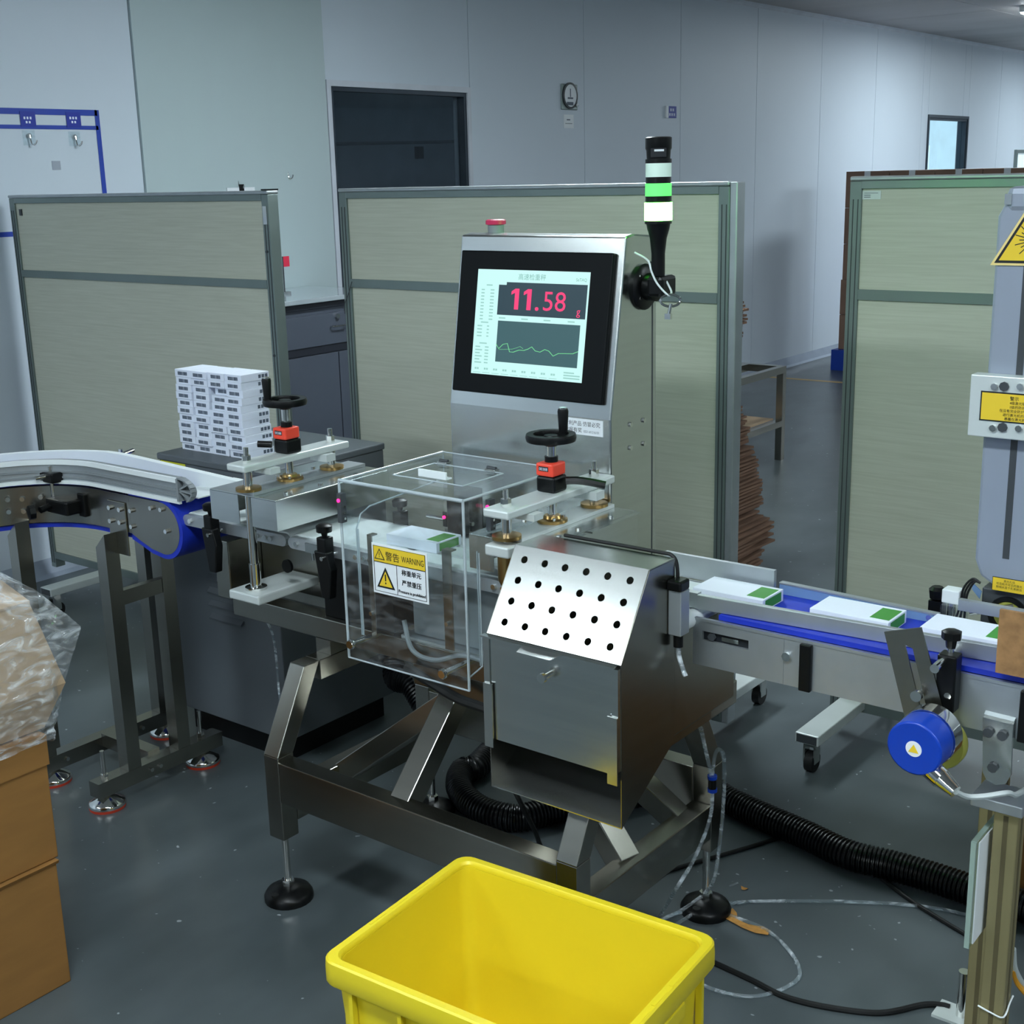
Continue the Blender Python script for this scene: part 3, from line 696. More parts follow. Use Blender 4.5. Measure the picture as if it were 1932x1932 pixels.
# medicine boxes: 4 columns x 11 layers
rs = random.Random(5)
mbx0, mby0 = -3.135, 2.405; bw, bd, bh = .0705, .104, .0217
ords = ['top', 'second', 'third', 'fourth', 'fifth', 'sixth', 'seventh', 'eighth', 'ninth', 'tenth', 'bottom']
cols = ['left', 'second', 'third', 'right']
jog = {(2, 2): (.012, .018), (3, 2): (.012, .004), (4, 2): (.008, .0), (3, 0): (-.006, 0), (4, 0): (-.004, 0), (9, 3): (.008, 0), (10, 3): (.008, 0), (8, 3): (.004, 0), (1, 3): (-.002, .004), (0, 3): (.004, .003), (2, 3): (.002, .01), (5, 2): (.006, 0)}
proto = None
for k in range(11):
    for c in range(4):
        row = 10-k; jx, jy = jog.get((row, c), (0, 0))
        x = mbx0+c*(bw+.0008)+jx+rs.uniform(-.0022, .0022)-.008*(1-abs(row-5)/5)*(1 if c == 3 else 0)*0; y = mby0+jy+rs.uniform(-.004, .004); z = KZ+.0003+k*(bh+.0002)
        lb = 'white medicine box with barcode end, %s layer, %s column' % (ords[row], cols[c])
        if proto is None:
            proto = root('medicine_box', lb, 'box', (x, y, z), 'white medicine boxes stacked on the grey cabinet'); P0 = Vector((x, y, z))
            box('carton_body', (x, x+bw), (y, y+bd), (z, z+bh), 'carton_white', proto, .001)
            bars = []
            q = x+.014
            for k2 in range(10):
                wv = rs.choice((.0018, .003, .0042)); bars.append(((q, q+wv), (y-.0006, y-.0001), (z+.0055, z+.0155))); q += wv+rs.choice((.001, .0016))
            boxes('barcode', bars, 'ink_grey', proto)
            boxes('date_print', [((x+bw+.0001, x+bw+.0006), (y+bd-.04+i*.0125, y+bd-.031+i*.0125), (z+.006, z+.016)) for i in range(3)], 'ink_grey', proto)
            boxes('lettering_rows', [((x+bw+.0001, x+bw+.0005), (y+.008, y+.055), (z+.006+.005*i, z+.007+.005*i)) for i in range(3)], 'print_white', proto)
        else: copytree(proto, Vector((x, y, z))-P0, lb)

# ================================================================ CURVED INFEED CONVEYOR
cv = root('curved_conveyor', 'curved stainless conveyor with blue belt and white guide rails at the left', 'conveyor', (-3.0, 2.08, 0))
CYc, R0, XS, XE = 2.085, .36, -2.95, -2.685
def cpath(off):
    """plan polyline offset toward -Y (inner side) by off"""
    pts = [Vector((XE, CYc-off, 0)), Vector((-2.86, CYc-off, 0)), Vector((XS, CYc-off, 0))]
    rr = R0-off
    for k in range(1, 13):
        t = math.radians(7.5*k); pts.append(Vector((XS-rr*math.sin(t), CYc-R0+rr*math.cos(t), 0)))
    pts.append(Vector((XS-rr, 1.30, 0))); return pts
def band(name, o1, o2, z0, z1_, m, parent, start=0, cut=None, bev=0, droop=0):
    """solid strip between plan offsets o1,o2 and heights z0,z1"""
    a, b = cpath(o1)[start:], cpath(o2)[start:]
    if cut is not None: a[0].x = b[0].x = cut
    bm = bmesh.new(); rings = []
    for p, q in zip(a, b):
        z1 = z1_-droop*max(0, min(1, (p.x+3.05)/.56))
        rings.append([bm.verts.new((p.x, p.y, z0)), bm.verts.new((q.x, q.y, z0)), bm.verts.new((q.x, q.y, z1)), bm.verts.new((p.x, p.y, z1))])
    for A, B in zip(rings, rings[1:]):
        for i in range(4): bm.faces.new((A[i], A[(i+1) % 4], B[(i+1) % 4], B[i]))
    bm.faces.new(rings[0]); bm.faces.new(rings[-1])
    return mk(name, bm, m, parent, True, bev)
zt_, zb_ = .866, .765
band('belt_top', -.1, .1, zt_+.002, zt_+.014, 'blue_belt', cv)
band('belt_return', -.1, .1, zb_-.016, zb_-.004, 'blue_belt', cv)
for s, nm in ((.105, 'inner'), (-.109, 'outer')):
    band('side_plate', s, s+.004*(1 if s > 0 else 1), zb_, zt_, 'steel', cv, 0, -2.8155)
# nose with wrapped belt
NX, NZ, NR = XE, .797, .069
def disc(name, xc, zc, r, y0, y1, m, parent, seg=36): return cyl(name, (xc, y0, zc), (xc, y1, zc), r, m, parent, seg=seg)
bm = bmesh.new()
prof = [(XE-.13, zt_), (XE, zt_)]
for k in range(0, 19):
    t = math.radians(90-k*10); prof.append((NX+NR*math.cos(t)*1.0, NZ+NR*math.sin(t)))
prof += [(NX-.05, .735), (NX-.1, .752), (NX-.13, zb_)]
prism('nose_plate', [(x, CYc-.105, z) for x, z in prof], (0, -.004, 0), 'steel', cv); prism('nose_plate', [(x, CYc+.105, z) for x, z in prof], (0, .004, 0), 'steel', cv)
bm = bmesh.new(); bo = []
path = [(XE-.13, zt_+.008), (XE, zt_+.008)]
for k in range(0, 19):
    t = math.radians(90-k*10); path.append((NX+(NR+.006)*math.cos(t), NZ+(NR+.006)*math.sin(t)))
path += [(NX-.05, .729), (NX-.1, .746), (NX-.13, zb_-.01)]
rings = []
for i, (x, z) in enumerate(path):
    a = Vector(path[max(i-1, 0)]); b = Vector(path[min(i+1, len(path)-1)]); d = (b-a).normalized(); nx, nz = -d.y, d.x
    rings.append([bm.verts.new((x+nx*s*.006, y, z+nz*s*.006)) for s, y in ((-1, CYc-.108), (1, CYc-.108), (1, CYc+.108), (-1, CYc+.108))])
for A, B in zip(rings, rings[1:]):
    for i in range(4): bm.faces.new((A[i], A[(i+1) % 4], B[(i+1) % 4], B[i]))
bm.faces.new(rings[0]); bm.faces.new(rings[-1]); mk('belt_nose', bm, 'blue_belt', cv, True)
# inner guide rail (ribbed) with fan end, outer guide rail
gi = band('guide_rail', .085, .105, zt_+.016, .936, 'aluminium', cv, 0, -2.60)
band('rib', .104, .110, .925, .938, 'white_plastic', gi, 0, -2.60); band('rib', .105, .109, .903, .909, 'grey_plastic', gi, 0, -2.60); band('rib', .105, .109, .888, .893, 'grey_plastic', gi, 0, -2.60)
band('rib', .105, .112, .8725, .882, 'white_plastic', gi, 0, -2.60)
go = band('guide_rail', -.022, -.002, zt_+.016, .9385, 'white_plastic', cv, 0, -2.49, 0, .02)
def fan(cx, cy, parent, flip=1):
    z0, z1 = zt_+.014, .938; hgt = z1-z0
    pts = [(cx, cy, z0), (cx, cy, z1)]
    for k in range(1, 10):
        t = math.radians(90-k*18+0); 
        pts.append((cx+.052*math.sin(math.radians(k*18)), cy, (z0+z1)/2+hgt/2*math.cos(math.radians(k*18))))
    f = prism('guide_end', pts, (0, .004, 0), 'grey_plastic', parent)
    c0 = Vector((cx, cy, (z0+z1)/2))
    bm = bmesh.new()
    for k in range(1, 9):
        a, b = Vector(pts[k]), Vector(pts[k+1]); d = (b-a); s = Vector((d.z, 0, -d.x)).normalized()*.004
        vs = [bm.verts.new(v) for v in (a, b, b-s, a-s)]; ws = [bm.verts.new(v+Vector((0, -.016, 0))) for v in (a, b, b-s, a-s)]
        bm.faces.new(vs); bm.faces.new(ws)
        for i in range(4): bm.faces.new((vs[i], vs[(i+1) % 4], ws[(i+1) % 4], ws[i]))
    for ang in (50, 95, 130):
        t = math.radians(ang); q = c0+Vector((.05*math.sin(t), 0, hgt/2*math.cos(t))); d = (q-c0).normalized(); s = Vector((d.z, 0, -d.x))*.0022
        vs = [bm.verts.new(v) for v in (c0+s, q+s, q-s, c0-s)]; ws = [bm.verts.new(v+Vector((0, -.014, 0))) for v in (c0+s, q+s, q-s, c0-s)]
        bm.faces.new(vs); bm.faces.new(ws)
        for i in range(4): bm.faces.new((vs[i], vs[(i+1) % 4], ws[(i+1) % 4], ws[i]))
    abox(bm, (cx-.004, cx+.003), (cy-.016, cy), (z0, z1))
    mk('end_web', bm, 'grey_plastic', f)
fan(-2.60, CYc-.100, cv)
prism('guide_end', [(-2.49, CYc+.002, zt_+.016), (-2.49, CYc+.002, .9185), (-2.475, CYc+.002, .915), (-2.455, CYc+.002, .90), (-2.445, CYc+.002, zt_+.016)], (0, .02, 0), 'grey_plastic', cv)
# guide brackets: rod, clamps, knob
def clamp(px, py, off=.11):
    p = ay(px, py, CYc-.15)
    g = cyl('bracket_rod', (p.x, CYc-.15, .80), (p.x, CYc-.15, ay(px, 880, CYc-.15).z), .006, 'polished', cv)
    zc = ay(px, 900, CYc-.15).z
    box('rod_clamp', (p.x-.03, p.x+.03), (CYc-.168, CYc-.132), (zc-.014, zc+.014), 'black_plastic', g, .004)
    cyl('cross_rod', (p.x-.012, CYc-.19, zc+.002), (p.x+.02, CYc-.108, zc+.008), .0062, 'polished', g)
    box('mount_block', (p.x-.012, p.x+.085), (CYc-.17, CYc-.11), (.795, .835), 'black_plastic', g, .006)
    cyl('knob_stem', (p.x+.01, CYc-.17, .815), (p.x+.01, CYc-.2, .81), .009, 'black_plastic', g)
    lathe('knob', (p.x-.005, CYc-.205, .805), [(.006, 0), (.02, .003), (.02, .018), (.006, .022)], 'black_plastic', g, 8, (-.3, -1, 0))
    box('mount_plate', (p.x+.07, p.x+.10), (CYc-.125, CYc-.1095), (.785, .85), 'black_plastic', g, .004)
clamp(100, 930)
p = ay(228, 855, CYc+.04); cyl('outer_rod', (p.x, CYc+.04, .80), (p.x, CYc+.04, p.z+.012), .006, 'polished', cv); cyl('outer_rod', (p.x+.03, CYc+.024, .93), (p.x+.03, CYc+.06, .935), .006, 'polished', cv)
# splice plates and bolts on the inner side plate (straight part)
FY = CYc-.109
def fpt(px, py, d=0): 
    q = ay(px, py, FY-d); return Vector((q.x, FY-d, q.z))
a = fpt(238, 1010)
sp = box('splice_plate', (fpt(205, 960).x, fpt(238, 960).x), (FY-.004, FY-.0002), (.70, .845), 'steel', cv, .004)
bolts(cv, [fpt(x, y, .004) for x, y in ((209, 957), (228, 961), (211, 982), (229, 985))], (0, -1, 0), .0065, .008)
bolts(cv, [fpt(x, y) for x, y in ((249, 963), (251, 993), (287, 958), (306, 961), (316, 1002), (155, 945), (155, 972))], (0, -1, 0), .006, .008)
# plate on the curved part
i1, i2 = cpath(.1095)[6], cpath(.1095)[8]
d = (i2-i1); d.z = 0
for px, py in ((14, 942), (42, 941), (16, 965), (45, 964), (78, 937)):
    q = None
    # point on inner arc: march along the ray to radius
    rr = ray(px, py); best = None
    for k in range(400):
        t_ = 2.8+k*.004; v = CAM+rr*t_
        dd = math.hypot(v.x-XS, v.y-(CYc-R0))
        if abs(dd-(R0-.109)) < .004 and v.y > CYc-R0: best = v; break
    if best is None: best = fpt(px, py)
    nrm = Vector((XS-best.x, CYc-R0-best.y, 0)).normalized()
    cyl('bolt', best, best+nrm*.009, .0065, 'polished', cv, seg=8)
# supports
def support(xc, yf, yr, ztop, parent, feet, zbar=.085):
    s = .042
    for yy, nm in ((yf, 'f'), (yr, 'r')):
        pts = [(xc-s/2, yy-s/2, zbar), (xc+s/2, yy-s/2, zbar), (xc+s/2, yy-s/2, ztop+.04), (xc-s/2, yy-s/2, ztop)]
        prism('leg', pts, (0, s, 0), 'steel', parent)
    b = box('foot_beam', (xc-.022, xc+.022), (feet[0]-.035, feet[1]+.06), (zbar-.0445, zbar-.0005), 'steel', parent)
    bolts(b, [(xc+.022, yf+.05, zbar-.022), (xc+.022, yr-.09, zbar-.022)], (1, 0, 0), .006, .006)
    for yy in feet:
        ft = lathe('levelling_foot', (xc, yy, .0), [(.05, .008), (.05, .014), (.047, .02), (.02, .034), (.014, .04), (.008, .043)], 'polished', parent)
        lathe('foot_pad', (xc, yy, 0), [(.049, 0), (.05, .0079)], 'red_rubber', ft)
        cyl('stud', (xc, yy, .04), (xc, yy, .165), .006, 'polished', ft, seg=10); cyl('nut', (xc, yy, zbar), (xc, yy, zbar+.012), .011, 'polished', ft, seg=6)
support(-2.90, 1.955, 2.125, .72, cv, (1.87, 2.20))
box('cross_bar', (-2.905, -2.881), (1.977, 2.103), (.555, .595), 'steel', cv)
box('tie_bar', (-3.14, -2.922), (2.03, 2.07), (.055, .095), 'steel', cv)
support(-3.16, 1.86, 2.26, .735, cv, (1.875, 2.27))
box('tie_plate', (-3.16, -3.148), (1.86, 1.90), (.1, .19), 'steel', cv)

# ================================================================ CHECKWEIGHER
cw_ = root('checkweigher', 'stainless checkweigher with display tower, clear weighing cover and reject bin', 'machine', (-1.75, 2.1, 0))
# ---- base frame
PXL, PXR, PYF, PYR, PS = -2.168, -1.338, 1.815, 2.335, .048
for x in (PXL, PXR):
    for y in (PYF, PYR):
        sl = .10 if y == PYF else -.10
        pl = box('post', (x, x+PS), (y, y+PS), (.165, .372), 'steel', cw_, .002)
        prism('slanted_leg', [(x, y, .3722), (x, y+PS, .3722), (x, y+sl+PS, .566), (x, y+sl, .566)], (PS, 0, 0), 'steel', cw_, .002)
        c = Vector((x+PS/2, y+PS/2, 0))
        f = cyl('levelling_stud', c+ZV*.03, c+ZV*.1648, .0085, 'polished', cw_, seg=12)
        cyl('nut', c+ZV*.036, c+ZV*.05, .015, 'polished', f, seg=6)
        lathe('foot', c, [(.058, 0), (.058, .012), (.052, .022), (.03, .03), (.016, .036)], 'black_plastic', cw_)
        cyl('foot_hole', c+Vector((.0, -.042, .022)), c+Vector((0, -.042, .028)), .009, 'black_rubber', f, seg=12)
box('front_beam', (PXL+PS, PXR), (PYF, PYF+PS), (.262, .362), 'steel', cw_, .002)
box('rear_beam', (PXL+PS, PXR), (PYR, PYR+PS), (.262, .362), 'steel', cw_, .002)
for x in (PXL, PXR): box('side_beam', (x, x+PS), (PYF+PS, PYR), (.20, .283), 'steel', cw_, .002)
box('top_beam', (PXL, PXL+PS), (PYF+.10+PS, PYR-.10), (.516, .566), 'steel', cw_, .002)
box('top_beam', (PXR-.06, PXR-.012), (1.95, 2.30), (.50, .55), 'steel', cw_, .002)
box('rear_outrigger', (-1.335, -1.29), (2.28, 2.445), (.49, .545), 'steel', cw_, .003)
bar('brace', (-1.775, 1.855, .335), (-1.785, 2.075, .548), .052, .05, 'steel', cw_, (0, -.7, .7), .002)
bar('brace', (-2.135, 2.05, .25), (-1.76, 2.12, .545), .10, .05, 'steel', cw_, (-.6, 0, .8), .002)
pD = ax(1182, 1632, -1.32)
bar('brace', (-1.325, pD.y, .27), (-1.60, pD.y+.06, .54), .06, .045, 'steel', cw_, (.7, 0, .7), .002)
bar('brace', (-1.33, 2.28, .25), (-1.6, 2.14, .545), .05, .05, 'steel', cw_, (.6, 0, .8), .002)
cb = box('base_plate', (-1.87, -1.48), (2.01, 2.24), (.548, .60), 'steel', cw_, .003)
prism('gusset', [(-1.66, 2.005, .598), (-1.48, 2.005, .598), (-1.48, 2.005, .44), (-1.56, 2.005, .52), (-1.66, 2.005, .548)], (0, .004, 0), 'steel', cw_)
# ---- longitudinal beam carrying the belts
box('belt_beam', (-2.46, -1.22), (2.0, 2.05), (.602, .654), 'steel', cw_, .002); box('belt_beam', (-2.46, -1.22), (2.16, 2.21), (.602, .654), 'steel', cw_, .002)
box('end_upright', (-2.515, -2.462), (2.0, 2.21), (.64, .79), 'steel', cw_, .002)
box('stub', (PXL, PXL+PS), (2.0, 2.06), (.5665, .6015), 'steel', cw_)
# sloping under-plates (motor guards)
prism('motor_guard', [(-2.46, 2.106, .655), (-2.17, 2.106, .655), (-2.17, 2.106, .70), (-2.28, 2.106, .80), (-2.46, 2.106, .80)], (0, .003, 0), 'steel', cw_)
box('drive_housing', (-2.44, -2.19), (2.11, 2.19), (.655, .79), 'black_plastic', cw_)
box('drive_housing', (-2.15, -1.93), (2.02, 2.19), (.655, .80), 'black_plastic', cw_)
box('drive_housing', (-1.48, -1.25), (2.02, 2.19), (.655, .80), 'black_plastic', cw_)
pl = cyl('pulley', (-2.245, 1.993, .765), (-2.245, 2.0, .765), .016, 'black_plastic', cw_)
# ---- belt sections
BT = .846
def belt(x0, x1, nm, strips=1):
    r0_, r1_ = .014, .014
    yb0, yb1 = 2.005, 2.195
    prof = []
    for k in range(9):
        t = math.radians(90-k*22.5); prof.append((x1-.014+.014*math.cos(t), BT-.014+.014*math.sin(t)))
    for k in range(9):
        t = math.radians(-90-k*22.5); prof.append((x0+.014+.014*math.cos(t), BT-.014+.014*math.sin(t)))
    wv = (yb1-yb0-.012*(strips-1))/strips
    for i in range(strips):
        prism(nm, [(x, yb0+i*(wv+.012), z) for x, z in prof], (0, wv, 0), 'white_belt', cw_)
    for y in (1.988, 2.197):
        q = prism('belt_side_rail', [(x, y, z-.003) for x, z in [(a+(b_*0), z) for (a, z), b_ in zip(prof, range(99))]], (0, .015, 0), 'aluminium', cw_)
        if y < 2: bolts(q, [(x1-.05, y, BT-.017), (x1-.07, y, BT-.017), (x1-.095, y, BT-.017), (x0+.03, y, BT-.017)], (0, -1, 0), .006, .006)
belt(-2.612, -2.235, 'belt'); box('transfer_plate', (-2.66, -2.56), (2.0, 2.2), (.8865, .8895), 'white_plastic', cw_); belt(-2.228, -1.91, 'belt'); belt(-1.90, -1.515, 'belt', 3); belt(-1.505, -1.19, 'belt')
# belt tensioner blocks
for x in (-2.16, -1.44):
    bb_ = box('tensioner', (x, x+.05), (1.978, 1.9875), (.818, .84), 'polished', cw_); cyl('screw', (x+.05, 1.982, .829), (x+.075, 1.982, .829), .004, 'polished', bb_, seg=8); cyl('screw', (x+.02, 1.982, .80), (x+.02, 1.982, .818), .003, 'polished', bb_, seg=8)
# black knob clamps
def kclamp(px, py, Y, zlow, slant):
    p = ay(px, py, Y)
    k = box('clamp_post', (p.x-.014, p.x+.014), (Y-.014, Y+.014), (zlow, p.z-.028), 'black_plastic', cw_, .003)
    lathe('clamp_knob', (p.x, Y, p.z-.028), [(.006, 0), (.008, .01), (.018, .012), (.019, .026), (.012, .03)], 'black_plastic', k, 10)
    if slant:
        prism('clamp_arm', [(p.x-.022, Y-.016, p.z-.06), (p.x+.018, Y-.016, p.z-.06), (p.x+.03, Y-.016, p.z-.10), (p.x+.02, Y-.016, p.z-.17), (p.x-.005, Y-.016, p.z-.17)], (0, .022, 0), 'black_plastic', k, .003)
        cyl('clamp_pin', (p.x+.005, Y-.02, p.z-.075), (p.x+.005, Y+.05, p.z-.07), .005, 'polished', k)
kclamp(396, 950, 1.965, .80, True); kclamp(611, 990, 1.965, .79, True); kclamp(754, 942, 2.225, .80, False)
cyl('sensor_rod', (-2.0, 2.225, .872), (-1.86, 2.225, .872), .005, 'polished', cw_)
# ---- infeed hood and its height adjuster
def hood(x0, x1, y0, y1, z0, z1, gap, nm):
    h = box(nm, (x0, x1), (y0, y1), (z1-.003, z1), 'steel_bright', cw_, .001)
    box('side_plate', (x1-.002, x1), (y0, y1), (z0, z1-.003), 'steel_bright', h); box('side_plate', (x0, x0+.002), (y0, y1), (z0, z1-.003), 'steel_bright', h)
    if gap: box('front_plate', (x0+.002, gap[0]), (y0, y0+.002), (z0, z1-.003), 'steel_bright', h); box('front_plate', (gap[1], x1-.002), (y0, y0+.002), (z0, z1-.003), 'steel_bright', h)
    box('rear_plate', (x0+.002, x1-.002), (y1-.002, y1), (z0, z1-.003), 'steel_bright', h)
    return h
HX0, HX1, HY0, HY1, HZ0, HZ1 = -2.425, -2.195, 1.93, 2.305, .872, .945
h1 = hood(HX0, HX1, HY0, HY1, HZ0, HZ1, (-2.325, -2.28), 'infeed_hood')
RX = -2.302
box('bridge_bar', (RX-.03, RX+.03), (HY0+.003, HY1-.003), (HZ1+.0003, HZ1+.008), 'aluminium', h1)
bolts(h1, [(HX0+.05, 2.0, HZ1), (HX0+.05, 2.1, HZ1), (HX0+.05, 2.22, HZ1), (HX1-.03, 1.99, HZ1), (HX1-.03, 2.1, HZ1), (HX1-.03, 2.22, HZ1)], (0, 0, 1), .006, .004)
def adjuster(xc, y0, y1, ym, zpl, zhood, th, wid, wheel, lever, hang, nm):
    """cross plate on two guide rods with lead screw, position counter and handwheel"""
    a = box(nm, (xc-wid/2, xc+wid/2), (y0-.035, y1+.035), (zpl-th, zpl), 'cast_plate', cw_, .004)
    box('spacer', (xc-wid/2+.02, xc+wid/2+.015), (y0+.03, y0+.06), (zpl-th-.014, zpl-th-.0003), 'cast_plate', a); box('spacer', (xc-wid/2+.02, xc+wid/2+.015), (y1-.06, y1-.03), (zpl-th-.018, zpl-th-.0003), 'cast_plate', a)
    for y in (y0, y1):
        cyl('guide_rod', (xc, y, hang), (xc, y, zpl-th), .0105, 'polished', a)
        lathe('bushing', (xc, y, zhood), [(.03, 0), (.03, .007), (.016, .009)], 'brass', a)
        cyl('rod_bolt', (xc, y, zpl), (xc, y, zpl+.016), .011, 'polished', a, seg=6); cyl('rod_bolt_tip', (xc, y, zpl+.016), (xc, y, zpl+.034), .006, 'polished', a, seg=10)
    cyl('lead_screw', (xc, ym, zhood), (xc, ym, zpl-th), .0095, 'polished', a)
    lathe('screw_flange', (xc, ym, zhood), [(.032, 0), (.032, .006), (.02, .008), (.017, .014)], 'brass', a)
    for k in range(4):
        t = math.pi/4+k*math.pi/2; q = Vector((xc+.024*math.cos(t), ym+.024*math.sin(t), zhood+.006)); cyl('flange_bolt', q, q+ZV*.006, .004, 'polished', a, seg=8)
    k0 = zpl
    box('gear_base', (xc-.023, xc+.023), (ym-.024, ym+.024), (k0+.0003, k0+.034), 'black_plastic', a, .005)
    ct = box('position_counter', (xc-.0225, xc+.021), (ym-.025, ym+.022), (k0+.0345, k0+.062), 'red_counter', a, .004)
    quad('counter_window', (xc-.014, ym-.0254, k0+.046), XV, ZV, .024, .0095, 'ink', ct); text('digits', '00388', (xc-.0125, ym-.0262, k0+.0476), XV, ZV, .0085, 'print_white', ct, fit=.021)
    cyl('collar', (xc, ym, k0+.0625), (xc, ym, k0+.074), .014, 'black_plastic', a)
    sh = wheel-.016
    cyl('shaft', (xc, ym, k0+.074), (xc, ym, sh), .006, 'polished', a); cyl('shaft_sleeve', (xc, ym, sh-.028), (xc, ym, sh), .0105, 'polished', a)
    hw_ = lathe('handwheel_hub', (xc, ym, sh), [(.014, 0), (.019, .006), (.019, .014), (.014, .022)], 'black_plastic', a)
    bm = bmesh.new(); R_, n_ = .043, 32
    for i in range(n_):
        pass
    ring = []
    for i in range(n_):
        t = 2*math.pi*i/n_; cdir = Vector((math.cos(t), math.sin(t), 0)); cen = Vector((xc, ym, sh+.018))
        ring.append([bm.verts.new(cen+cdir*rr+ZV*zz2) for rr, zz2 in ((R_+.008, -.008), (R_+.01, 0), (R_+.008, .007), (R_-.006, .007), (R_-.008, 0), (R_-.006, -.008))])
    for i in range(n_):
        A_, B_ = ring[i], ring[(i+1) % n_]
        for k in range(6): bm.faces.new((A_[k], A_[(k+1) % 6], B_[(k+1) % 6], B_[k]))
    mk('handwheel_rim', bm, 'black_plastic', a, True)
    for k in range(2):
        t = .4+k*math.pi; bar('handwheel_spoke', (xc+.012*math.cos(t), ym+.012*math.sin(t), sh+.014), (xc+.04*math.cos(t), ym+.04*math.sin(t), sh+.016), .014, .006, 'black_plastic', a)
    hp = Vector(lever); q0 = Vector((xc, ym, sh+.024))+hp*.04
    lathe('handwheel_grip', q0, [(.009, 0), (.0095, .01), (.0115, .045), (.01, .05)], 'black_plastic', a, 14); cyl('grip_cap', q0+ZV*.05, q0+ZV*.053, .008, 'polished', a)
    return a
wz1 = ay(548, 760, 2.075).z
A1 = adjuster(RX, 1.945, 2.215, 2.075, 1.02, HZ1+.0085, .017, .062, wz1, (-.75, -.66, 0), .72, 'infeed_adjuster')
# lower rod housing and its foot plate
cyl('rod_sleeve', (RX, 1.945, .719), (RX, 1.945, .775), .0135, 'polished', A1); lathe('sleeve_flange', (RX, 1.945, .713), [(.026, 0), (.026, .006), (.015, .008)], 'polished', A1)
box('foot_plate', (-2.355, -2.25), (1.905, 2.10), (.69, .7125), 'cast_plate', A1, .004)
tg = cyl('clamp_lever', (RX-.028, 2.05, 1.04), (RX-.055, 2.03, 1.042), .008, 'black_plastic', A1)
# ---- outfeed hood, second adjuster
H2 = hood(-1.663, -1.47, 1.975, 2.315, .865, .938, (-1.60, -1.52), 'outfeed_hood')
R2 = -1.556
box('bridge_bar', (R2-.028, R2+.028), (1.978, 2.312), (.9383, .946), 'cast_plate', H2)
box('front_bracket', (R2-.03, R2+.03), (1.93, 1.974), (.915, .9385), 'cast_plate', H2, .004)
bolts(H2, [(-1.63, 2.05, .938), (-1.63, 2.12, .938), (-1.49, 2.05, .938), (-1.49, 2.12, .938), (-1.49, 2.24, .938)], (0, 0, 1), .006, .004)
for x in (-1.52,):
    boxes('hood_ledge', [((-1.4695, -1.455), (1.99, 2.10), (.934, .938)), ((-1.4695, -1.455), (2.12, 2.31), (.934, .938))], 'steel_bright', H2)
wz2 = ay(1047, 827, 2.12).z
A2 = adjuster(R2, 1.965, 2.275, 2.12, 1.012, .9465, .018, .064, wz2, (.35, .6, 0), .86, 'outfeed_adjuster')
tube('clamp_lever', [(R2+.03, 2.13, 1.035), (R2+.05, 2.14, 1.036), (R2+.075, 2.155, 1.032), (R2+.10, 2.17, 1.026)], .0085, 'black_plastic', A2, 4)
lathe('rod_nut', (R2, 1.965, .84), [(.01, 0), (.02, .02), (.02, .07)], 'brass', A2)
# ---- clear weighing cover
VX0, VX1, VY0, VY1, VZ0, VZ1 = -1.987, -1.638, 1.93, 2.275, .612, 1.019
T = .005
cov = box('weighing_cover', (VX0, VX1), (VY0, VY0+T), (VZ0, VZ1-T), 'acrylic', cw_)
lab(cov, 'clear acrylic weighing cover')
box('top_panel', (VX0, VX1), (VY0, VY1), (VZ1-T, VZ1), 'acrylic', cov)
def side(x):
    # side panel with a cut-out for the belt; outline in Y,Z
    pts = [(x, VY0+T, VZ0+.03), (x, VY0+.045, VZ0+.04), (x, VY0+.045, .90), (x, VY0+.06, .93), (x, VY0+.09, .942), (x, VY1, .955), (x, VY1, VZ1-T), (x, VY0+T, VZ1-T)]
    bm = bmesh.new(); bot = [(0, 1, 2, 3, 7), ]
    o = prism('side_panel', pts, (T, 0, 0), 'acrylic', cov)
    tube('cut_edge', pts[1:6], .0018, 'acrylic_edge', cov, straight=True, seg=6)
side(VX0); side(VX1-T)
def edge(a, b, r=.0024): cyl('polished_edge', a, b, r, 'acrylic_edge', cov, seg=8)
edge((VX0, VY0, VZ1), (VX1, VY0, VZ1), .004); edge((VX0, VY0, VZ0), (VX0, VY0, VZ1), .003); edge((VX1, VY0, VZ0), (VX1, VY0, VZ1), .003)
edge((VX0, VY0, VZ1), (VX0, VY1, VZ1)); edge((VX1, VY0, VZ1), (VX1, VY1, VZ1), .003); edge((VX0, VY1, VZ1), (VX1, VY1, VZ1), .0016); edge((VX0, VY0, VZ0), (VX1, VY0, VZ0), .002); edge((VX0, VY1, .955), (VX0, VY1, VZ1), .0016)
edge((VX1, VY0+T, VZ0+.03), (VX1, VY0+.045, VZ0+.04), .0018); edge((VX1, VY0+.045, VZ0+.04), (VX1, VY0+.045, .90), .0018); edge((VX0+T, VY0+.045, VZ0+.04), (VX0+T, VY0+.045, .90), .0018)
# lid with hinges and handle
lp = [az(x, y, VZ1) for x, y in ((745, 895), (820, 874), (945, 893), (873, 917))]
lx0, lx1 = min(lp[0].x, lp[1].x)+.0, max(lp[2].x, lp[3].x); lyy0, lyy1 = min(lp[0].y, lp[3].y), max(lp[1].y, lp[2].y)
for a, b in (((lx0, lyy0), (lx1, lyy0)), ((lx1, lyy0), (lx1, lyy1)), ((lx1, lyy1), (lx0, lyy1)), ((lx0, lyy1), (lx0, lyy0))): edge((a[0], a[1], VZ1), (b[0], b[1], VZ1), .0016)
for px, py in ((838, 875), (928, 889)):
    q = az(px, py, VZ1); hg = box('hinge', (q.x-.014, q.x+.014), (q.y-.009, q.y+.009), (VZ1, VZ1+.006), 'polished', cov, .001)
    cyl('hinge_pin', (q.x-.012, q.y, VZ1+.007), (q.x+.012, q.y, VZ1+.007), .004, 'dark_grey', hg, seg=8)
q0 = az(790, 898, VZ1); q1 = az(840, 907, VZ1)
